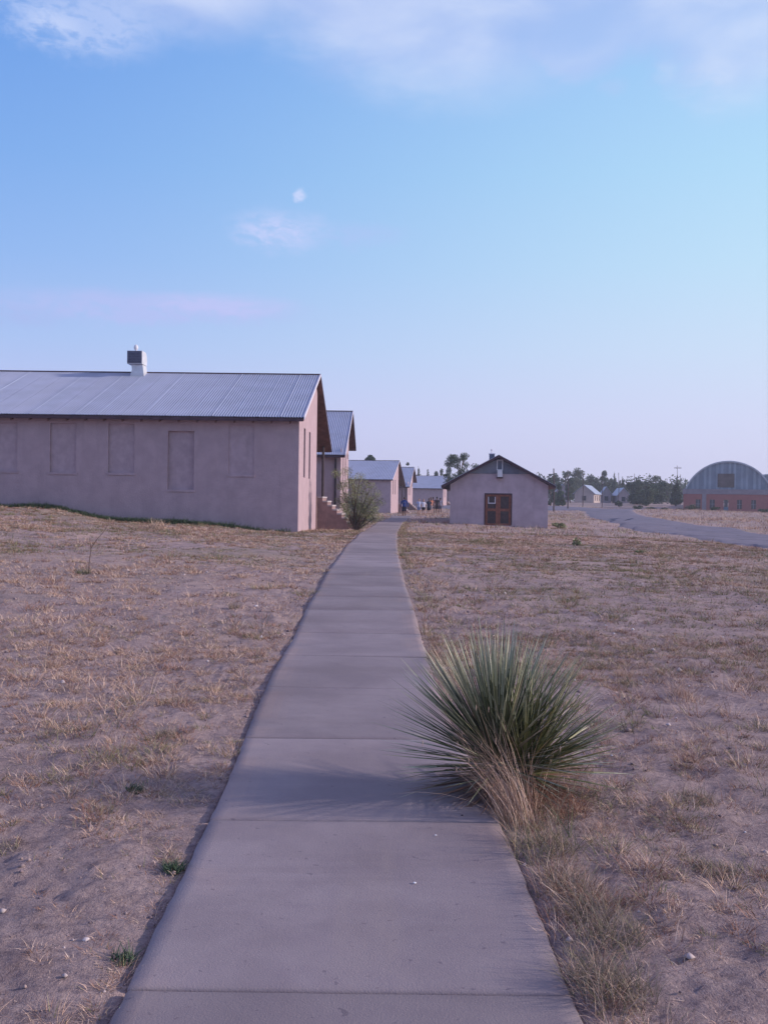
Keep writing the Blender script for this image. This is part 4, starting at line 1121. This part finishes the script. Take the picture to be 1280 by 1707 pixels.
# ------------------------------------------------------------------ yucca
def leaf_strip(P, dirs, L, W, colr, droop, seg=5, tipcol=None):
    n = len(P); upv = np.array([0, 0, 1.0]); side = np.cross(dirs, upv); nn = np.linalg.norm(side, axis=1); side[nn < .05] = (1, 0, 0); side /= np.linalg.norm(side, axis=1)[:, None]
    # random twist
    tw = rng.uniform(-.9, .9, n)[:, None]; nrm = np.cross(side, dirs); side2 = side*np.cos(tw)+nrm*np.sin(tw); nr2 = np.cross(side2, dirs)
    rows = []; cols = []
    for i in range(seg+1):
        t = i/seg; c = P+dirs*(L*t)[:, None]; c[:, 2] -= droop*L*t*t
        wprof = (.75+.5*t if t < .3 else .9*(1-(t-.3)/.7)**.75+.03)
        wd = (W*wprof*.5)[:, None]
        rows += [c-side2*wd, c+nr2*wd*.35, c+side2*wd]
    m_ = 3*(seg+1); V = np.stack(rows, 1).reshape(-1, 3); b = (np.arange(n)*m_)[:, None]; Fs = []; Cs = []
    for i in range(seg):
        for j in (0, 1):
            Fs.append(b+np.array([[3*i+j, 3*i+j+1, 3*i+j+4, 3*i+j+3]]))
            t = (i+.5)/seg; k = np.clip((t-.5)/.5, 0, 1)
            cc = colr*(1-k)+ (tipcol if tipcol is not None else colr)*k
            Cs.append(cc*(1.12 if j else .9))
    return V, np.concatenate(Fs, 1).reshape(-1, 4), np.stack(Cs, 1).reshape(-1, 3)
def yucca():
    b = unproj(841, 1322); cz = b.z+.16
    root = empty('yucca', (b.x, b.y, b.z), 0, label='large spiky green yucca overhanging the right edge of the path', cat='plant')
    base = np.array([[.10, .115, .062], [.135, .145, .075], [.07, .085, .05], [.20, .20, .12], [.27, .22, .15]])
    for (n, ox, oz, bx, bz, l0) in ((520, -.04, .15, -.08, .34, .62), (250, .11, .10, .38, .20, .52)):
        zc = np.where(rng.random(n) < .5, rng.uniform(.5, 1.0, n), rng.uniform(-.08, 1.0, n)); a = rng.random(n)*2*math.pi
        h = np.sqrt(np.maximum(0, 1-zc**2)); d = np.stack([h*np.cos(a)+bx, h*np.sin(a), zc+bz*np.clip(zc, 0, 1)], -1)
        d += rng.normal(0, .07, (n, 3)); d /= np.linalg.norm(d, axis=1)[:, None]
        L = np.clip(l0+.17*np.clip(d[:, 2], 0, 1)+rng.normal(0, .05, n), .34, .84)
        P = d*.05+np.array([ox, 0, oz]); P[:, 2] += .03*rng.random(n)
        c = base[rng.choice(5, n, p=[.3, .26, .24, .16, .04])]*rng.uniform(.75, 1.35, (n, 1))*(np.array([1.1, 1.05, .75]) if ox > 0 else 1)
        tip = c*1.5+np.array([.30, .30, .25])*rng.uniform(.1, 1.5, (n, 1))
        V, F_, C_ = leaf_strip(P, d, L, rng.uniform(.0105, .0165, n), c, rng.uniform(-.02, .09, n), 5, tip)
        np_mesh('leaf_rosette', V, F_, M['yucca'], root, colors=C_)
    # dead skirt
    n = 520; a = rng.random(n)*2*math.pi; zc = rng.uniform(-.30, .10, n); h = np.sqrt(1-zc**2); d = np.stack([h*np.cos(a), h*np.sin(a), zc], -1)
    L = rng.uniform(.22, .58, n); c = np.array([[.20, .105, .07], [.27, .17, .12], [.13, .07, .055]])[rng.integers(0, 3, n)]*rng.uniform(.7, 1.2, (n, 1))
    P = d*.04+np.array([0, 0, .10]); L = np.where(zc < 0, np.minimum(L, .09/np.maximum(-zc, .05)+.12), L)
    V, F_, C_ = leaf_strip(P, d, L, rng.uniform(.006, .011, n), c, rng.uniform(.0, .12, n), 4)
    V[:, 2] = np.maximum(V[:, 2], .012)
    np_mesh('dead_leaves', V, F_, M['yucca'], root, colors=C_)
    q = MB(); q.tube([(0, 0, -.05), (0, 0, .10), (0, 0, .19)], [.075, .085, .05], 10); q.build('stem', M['bark'], root)
    return b
yb = yucca()

def clump(name, px, py, n, hgt, label, pal, width=.003, flat=.3, az0=None, azs=6.28, cat='grass tuft', seg=4, rad=.05, heads=False, at_pos=None):
    P0 = at_pos or unproj(px, py); root = empty(name, P0, 0, label=label, cat=cat)
    a = (rng.random(n)*6.28) if az0 is None else rng.normal(az0, azs, n); rr = np.sqrt(rng.random(n))*rad; b_ = rng.random(n)*6.28
    P = np.stack([rr*np.cos(b_), rr*np.sin(b_), np.full(n, -.02)], -1)
    gz = ground_h(P[:, 0]+P0.x, P[:, 1]+P0.y)-P0.z; P[:, 2] = gz-.008
    L = hgt*rng.uniform(.5, 1.15, n)
    V, F_, C_ = blades(P, a, np.clip(rng.normal(flat, .18, n), 0, 1), L, np.full(n, width)*rng.uniform(.7, 1.4, n), pick(pal, n), rng.uniform(.0, .7, n), seg)
    np_mesh('blades', V, F_, M['grass'], root, colors=C_)
    if heads:
        m_ = 2*(seg+1); tips = V.reshape(n, m_, 3)[:, -1]; k = rng.choice(n, max(3, n//14), replace=False); sm_ = mat('seed_head', (.42, .30, .23))
        for i in k:
            t = Vector(tips[i]); q = MB(); q.tube([t-Vector((0, 0, .012)), t+Vector((0, 0, .004)), t+Vector((0, 0, .02))], [.001, .0026, .001], 5); q.build('seed_head', sm_, root)
    return root
# dry stalks leaning over the yucca from its front
DRY = np.array([[.50, .35, .27], [.60, .45, .36], [.38, .24, .18]])
clump('dry_grass_clump', 862, 1372, 170, .64, 'tall dry stalks in front of the yucca leaning up and left', DRY, .0032, .33, az0=2.7, azs=.45, heads=True, rad=.11, seg=5)
clump('dry_grass_clump', 876, 1352, 110, .42, 'upright tawny grass clump against the middle of the yucca', DRY, .003, .16, rad=.09, heads=True)
clump('dry_grass_clump', 925, 1345, 260, .26, 'rusty matted grass at the right foot of the yucca', np.array([[.30, .15, .10], [.38, .22, .16]]), .003, .55, rad=.17)
clump('dry_grass_clump', 905, 1420, 300, .24, 'pale green dry grass beside the path just below the yucca', np.array([[.26, .22, .13], [.38, .28, .2], [.18, .18, .11]]), .003, .45, rad=.20)
clump('grass_stalk', 948, 1400, 3, .26, 'single tall green stalk right of the path below the yucca', np.array([[.16, .17, .08]]), .006, .03, rad=.012, cat='stalk', heads=True)
clump('grass_stalk', 927, 1372, 3, .36, 'single tall pale stalk with a seed head right of the yucca', np.array([[.40, .32, .2]]), .005, .03, rad=.01, cat='stalk', heads=True)
OL2 = np.array([[.27, .23, .165], [.38, .29, .23], [.19, .18, .12], [.42, .31, .26]])
for (px, py, n, h, lb) in ((955, 1490, 260, .20, 'olive grass clump on the path edge midway below the yucca'), (985, 1530, 260, .19, 'grey green clump set back from the path edge right of the olive one'), (1030, 1570, 300, .22, 'wide olive clump right of the lower path edge'),
        (985, 1640, 320, .20, 'dense greenish clump touching the path edge near the bottom'), (1040, 1670, 300, .22, 'largest olive clump at the bottom right of the path'), (1000, 1388, 180, .13, 'round tan tuft right of the stalks below the yucca'),
        (1165, 1335, 240, .13, 'greenish tan tuft alone on the bare soil far right'), (1190, 1458, 300, .12, 'wide low olive tuft on the bare soil in the lower right'), (1130, 1370, 160, .08, 'small dark tuft left of the greenish tan one'),
        (1040, 1125, 200, .20, 'tan bunch beyond the yucca to its right'), (935, 1112, 200, .16, 'rusty bunch right behind the yucca top'), (1135, 1160, 220, .2, 'bushy tan bunch in the right field')):
    clump('grass_clump', px, py, n, h*.82, lb, OL2 if 'olive' in lb or 'green' in lb else DRY, .0028, .48, rad=.11)
GR2 = np.array([[.075, .12, .075], [.10, .15, .09], [.055, .09, .06]])
for (px, py, n, h, lb) in ((225, 1322, 150, .065, 'small green weed on the bare soil, farthest of the three left of the path'), (290, 1452, 190, .07, 'green weed touching the left edge of the path'), (205, 1604, 80, .07, 'small pale green weed nearest the camera left of the path')):
    clump('weed', px, py, n, h, lb, GR2, .0065, .42, rad=.045, cat='weed')
for (px, py, n, h, lb) in ((280, 1228, 220, .10, 'tan tuft left of the path above the three green weeds'), (172, 1352, 150, .08, 'dark tan tuft just below the farthest green weed'), (252, 1358, 140, .06, 'flat tan tuft between the farthest weed and the path'),
        (90, 1108, 220, .14, 'brown tuft at the foot of the tall pale stalks'), (5, 1415, 140, .08, 'olive tuft cut by the left picture edge'), (235, 1035, 200, .15, 'reddish bunch in the left field'), (390, 1018, 220, .17, 'greenish bunch in the left field near the path')):
    clump('grass_clump', px, py, n, h, lb, OL2 if 'green' in lb or 'olive' in lb else DRY, .003, .5, rad=.08)
clump('grass_stalk', 75, 1120, 9, .62, 'tall pale bare stalks in the left field', np.array([[.55, .42, .33]]), .005, .10, rad=.03, cat='stalk')
clump('weed', 140, 958, 160, .16, 'low green weed at the foot of the bare twig', np.array([[.12, .14, .08], [.2, .18, .1]]), .008, .5, rad=.14, cat='weed')
def twig():
    P = unproj(148, 958); k = P.y/FPX; root = empty('bare_twig', P, 0, label='thin dark bare twig arching up from the left field', cat='twig')
    q = MB(); g = lambda px, py: (( px-148)*k, 0, (958-py)*k)
    q.tube([g(148, 960), g(149, 940), g(152, 915), g(160, 902), g(172, 888), g(182, 872)], [.008, .007, .006, .0055, .004, .002], 5); q.tube([g(152, 915), g(150, 903), g(149, 897)], [.006, .004, .002], 4)
    q.build('branch', M['bark'], root)
twig()
clump('dry_grass_clump', 262, 884, 200, .42, 'pale straw bunch at the foot of the nearest building wall', np.array([[.6, .45, .34], [.5, .36, .28]]), .016, .3, rad=.3)

# stones and scraps
def rock(px, py, s, label, c, name='rock', cat='stone', flat=.6, onpath=False):
    P = unproj(px, py); mb_ = MB(); mb_.ball((0, 0, 0), (s, s*.8, s*flat), 9, 6)
    r = random.Random(int(px)); mb_.v = [tuple(q*r.uniform(.82, 1.15) for q in v) for v in mb_.v]
    o = mb_.build(name, mat(name+'_mat', c, .9, .15, 20), None, loc=(P.x, P.y, P.z+(.014+s*flat*.5 if onpath else s*flat*.2))); tag(o, label, cat)
rock(372, 1182, .035, 'rounded brown stone on the soil left of the path', (.28, .2, .19))
rock(144, 1568, .016, 'small pale stone in the lower left soil', (.6, .52, .5))
rock(726, 1401, .006, 'white chip on the path below the yucca', (.85, .85, .85), 'chip', 'chip', .4, True)
rock(691, 1479, .0075, 'second white chip on the path, nearer the camera', (.8, .8, .82), 'chip', 'chip', .4, True)
rock(770, 1367, .007, 'dark crumb lying by the path joint below the yucca', (.05, .04, .06), 'crumb', 'debris', .4, True)
rock(1062, 1462, .02, 'pale flat stone on the soil right of the clumps', (.45, .38, .4))

# ------------------------------------------------------------------ people
def voxel(mb_, name, m, parent, vs_=.014, smooth=True):
    o = mb_.build(name+'_tmp', m); md = o.modifiers.new('r', 'REMESH'); md.mode = 'VOXEL'; md.voxel_size = vs_
    dg = bpy.context.evaluated_depsgraph_get(); me = bpy.data.meshes.new_from_object(o.evaluated_get(dg)); me.name = name
    bpy.data.objects.remove(o)
    me.materials.clear(); me.materials.append(m)
    # one smoothing pass
    me.polygons.foreach_set('use_smooth', [True]*len(me.polygons))
    n = bpy.data.objects.new(name, me); col.objects.link(n); n.parent = parent; return n
skin_m = {'brown': mat('skin_brown', (.16, .08, .06), .6, .05), 'tan': mat('skin_tan', (.42, .25, .2), .6, .05)}
def person(px, pfeet, D, hgt, face, label, top, bottom, hair, skin='tan', stride=.16, long_hair=False, arm=(0.1, -.1), wide=1.0, print_=False, long_sleeve=False, shoe=(.04, .04, .05)):
    P = at(px, pfeet, D); gz = bh(P.x, D)
    if abs(path_dist(np.array([P.x]), np.array([D]))[0]) < PW: gz += .012
    else: gz -= .03
    root = empty('person', (P.x, D, gz), face, label=label, cat='person', group=None if print_ else 'people walking together beyond the small house')
    s = hgt/1.75; V3 = lambda x, y, z: (x*s, y*s, z*s)     # figure faces +y
    sk = MB(); hip = .92; hy = .0
    fr, bk = stride, -stride
    J = {}
    for sd_, fy in ((-1, fr), (1, bk)):
        kz = .50; hx = .09*sd_*wide; kn = (hx*1.0, fy*.55+.03, kz); an = (hx*.95, fy, .085+(.04 if fy < 0 else 0))
        sk.tube([V3(hx, 0, hip), V3(hx, fy*.28, .72), V3(*kn)], [.085*s, .075*s, .055*s], 10)
        sk.tube([V3(*kn), V3(hx, (kn[1]+an[1])/2-.015, .33), V3(*an)], [.055*s, .055*s, .036*s], 10)
        sk.ball(V3(*kn), .054*s)
        J[sd_] = (kn, an)
    sk.tube([V3(0, 0, .86), V3(0, 0, 1.0), V3(0, 0, 1.15), V3(0, .01, 1.32), V3(0, 0, 1.44)], [.13*s*wide, .135*s*wide, .115*s*wide, .135*s*wide, .08*s], 14)
    sk.tube([V3(-.17*wide, 0, 1.40), V3(.17*wide, 0, 1.40)], .055*s, 10)
    sk.tube([V3(0, 0, 1.42), V3(0, .01, 1.54)], [.055*s, .05*s], 10)
    sk.ball(V3(0, .01, 1.635), (.075*s, .09*s, .115*s), 16, 12); sk.ball(V3(0, .09, 1.62), (.014*s, .022*s, .022*s)); sk.ball(V3(0, .05, 1.56), (.045*s, .05*s, .035*s))
    for sd_ in (-1, 1):
        sk.ball(V3(.076*sd_, 0, 1.625), (.012*s, .022*s, .03*s)); sk.ball(V3(.032*sd_, .088, 1.645), (.012*s, .01*s, .008*s))
    H = {}
    for sd_, sw in ((-1, arm[0]), (1, arm[1])):
        sh = (.19*sd_*wide, 0, 1.39); elb = ((.245)*sd_*wide, sw*.35-.02, 1.12); wr = (.265*sd_*wide, sw+.04, .88)
        sk.tube([V3(*sh), V3(*elb)], [.052*s, .04*s], 10); sk.tube([V3(*elb), V3(*wr)], [.04*s, .027*s], 10); sk.ball(V3(*elb), .04*s); H[sd_] = (sh, elb, wr)
        sk.tube([V3(*wr), V3(wr[0], wr[1]+.012, wr[2]-.09)], [.027*s, .034*s], 8)
        for fi in range(4):
            fx = wr[0]; fy2 = wr[1]-.02+fi*.021; sk.tube([V3(fx, fy2, wr[2]-.085), V3(fx-.006*sd_, fy2+.004, wr[2]-.13), V3(fx-.02*sd_, fy2+.008, wr[2]-.165+.012*abs(fi-1.5))], [.0095*s, .009*s, .0075*s], 6)
        sk.tube([V3(wr[0], wr[1]+.03, wr[2]-.03), V3(wr[0]-.012*sd_, wr[1]+.058, wr[2]-.075), V3(wr[0]-.016*sd_, wr[1]+.066, wr[2]-.10)], [.012*s, .010*s, .008*s], 6)
    voxel(sk, 'body', skin_m[skin], root, .0125)
    # shoes
    for sd_ in (-1, 1):
        kn, an = J[sd_]; q = MB(); q.ball(V3(an[0], an[1]+.055, .038), (.046*s, .13*s, .038*s)); q.tube([V3(an[0], an[1], .04), V3(an[0], an[1], .10)], [.045*s, .042*s], 10)
        voxel(q, 'shoe', mat('shoe', shoe, .6), root, .014)
    # shorts
    q = MB(); q.tube([V3(0, 0, .84), V3(0, 0, 1.02)], [.155*s*wide, .145*s*wide], 14)
    for sd_ in (-1, 1):
        kn, an = J[sd_]; hx = .09*sd_*wide; endz = bottom[1]; t = (hip-endz)/(hip-.5); q.tube([V3(hx, 0, .90), V3(hx, kn[1]*t*.9, endz)], [.100*s, .092*s], 12)
    voxel(q, 'shorts', mat('shorts', bottom[0], .9), root, .014)
    # shirt
    q = MB(); q.tube([V3(0, 0, .93), V3(0, 0, 1.12), V3(0, 0, 1.32), V3(0, 0, 1.43)], [.158*s*wide, .145*s*wide, .158*s*wide, .095*s], 14); q.tube([V3(-.175*wide, 0, 1.39), V3(.175*wide, 0, 1.39)], .068*s, 10)
    for sd_ in (-1, 1):
        sh, elb, wr = H[sd_]
        if long_sleeve: q.tube([V3(*sh), V3(*elb), V3(wr[0], wr[1], wr[2]+.02)], [.07*s, .056*s, .042*s], 10)
        else: q.tube([V3(*sh), V3(sh[0]*.35+elb[0]*.65, elb[1]*.6, sh[2]*.35+elb[2]*.65)], [.072*s, .06*s], 10)
    shirt = voxel(q, 'shirt', mat('shirt', top, .9), root, .014)
    if print_:
        q = MB()
        for i, x in enumerate((-.085, -.05, -.015, .02, .055, .085)): q.tube([V3(x, -.150, 1.305), V3(x, -.152, 1.26)], .011*s, 6); q.tube([V3(x-.012, -.150, 1.305-.02*(i % 2)), V3(x+.012, -.150, 1.305-.02*(i % 2))], .009*s, 6)
        q.build('white_lettering', mat('print_white', (.6, .6, .65)), shirt)
        q = MB(); q.ball(V3(0, -.142, 1.17), (.055*s, .012*s, .028*s)); q.build('red_emblem', mat('print_red', (.45, .05, .08)), shirt)
        q = MB(); q.ball(V3(0, -.06, 1.46), (.11*s, .07*s, .06*s)); q.build('hood', mat('hood', tuple(v*.9 for v in top), .9), shirt)
    # hair
    q = MB(); q.ball(V3(0, -.012, 1.668), (.086*s, .098*s, .098*s), 14, 10)
    if long_hair: q.tube([V3(0, -.06, 1.66), V3(0, -.095, 1.53), V3(0, -.10, 1.38)], [.075*s, .065*s, .035*s], 10)
    voxel(q, 'hair', mat('hair', hair, .6), root, .014)
    return root
person(673.5, 863.5, 85, 1.80, 0, 'figure in a blue hooded top with white and red print walking away on the path', (.02, .045, .20), ((.02, .02, .045), .56), (.03, .022, .025), 'brown', .17, wide=1.1, print_=True, long_sleeve=True, arm=(.10, -.08))
for (px, pf, D, h, f_, lb, top, bot, hr, lh, skn) in (
    (698, 862.5, 93, 1.66, math.pi, 'person in a light blue top, leftmost of the walking group', (.42, .45, .62), ((.30, .33, .48), .62), (.04, .03, .03), True, 'tan'),
    (705.5, 862.8, 92, 1.62, math.pi, 'person in a white top and black shorts, second from the left in the group', (.62, .60, .68), ((.02, .02, .04), .66), (.16, .09, .06), True, 'tan'),
    (714.5, 862.6, 92.5, 1.70, .1, 'person in a dark top and dark shorts in the middle of the group', (.025, .03, .06), ((.03, .035, .06), .60), (.07, .04, .035), True, 'tan'),
    (717.8, 860, 97, 1.70, .1, 'person in an orange top partly hidden behind the dark clad one', (.55, .22, .14), ((.25, .22, .28), .62), (.10, .05, .04), True, 'tan'),
    (721.5, 859, 99, 1.72, 0, 'person in a dark brown top right behind the orange one', (.07, .04, .06), ((.06, .05, .07), .6), (.03, .02, .02), False, 'brown'),
    (727.8, 857.5, 100, 1.76, 0, 'person all in black, second from the right in the group', (.022, .018, .03), ((.03, .02, .035), .55), (.02, .015, .02), False, 'brown'),
    (733.5, 856, 104, 1.72, 0, 'person in a grey top at the right end of the group', (.22, .21, .28), ((.10, .09, .13), .6), (.03, .02, .02), False, 'brown')):
    person(px, pf, D, h, f_, lb, top, bot, hr, skn, .13, long_hair=lh, arm=(.06, -.05))

# ------------------------------------------------------------------ air
def haze():
    q = MB(); q.box(-460, 460, -45, 620, -3, 26)
    m = bpy.data.materials.new('haze'); m.use_nodes = True; t = NT(m.node_tree); t.n.clear()
    v = t.new('ShaderNodeVolumePrincipled'); v.inputs['Color'].default_value = (.80, .84, .97, 1); v.inputs['Density'].default_value = HAZE; v.inputs['Anisotropy'].default_value = .2
    o = t.new('ShaderNodeOutputMaterial'); t.l.new(v.outputs[0], o.inputs['Volume'])
    tag(q.build('haze', m), 'thin bluish evening haze in the air', 'haze', kind='stuff')
HAZE = .0006
haze()
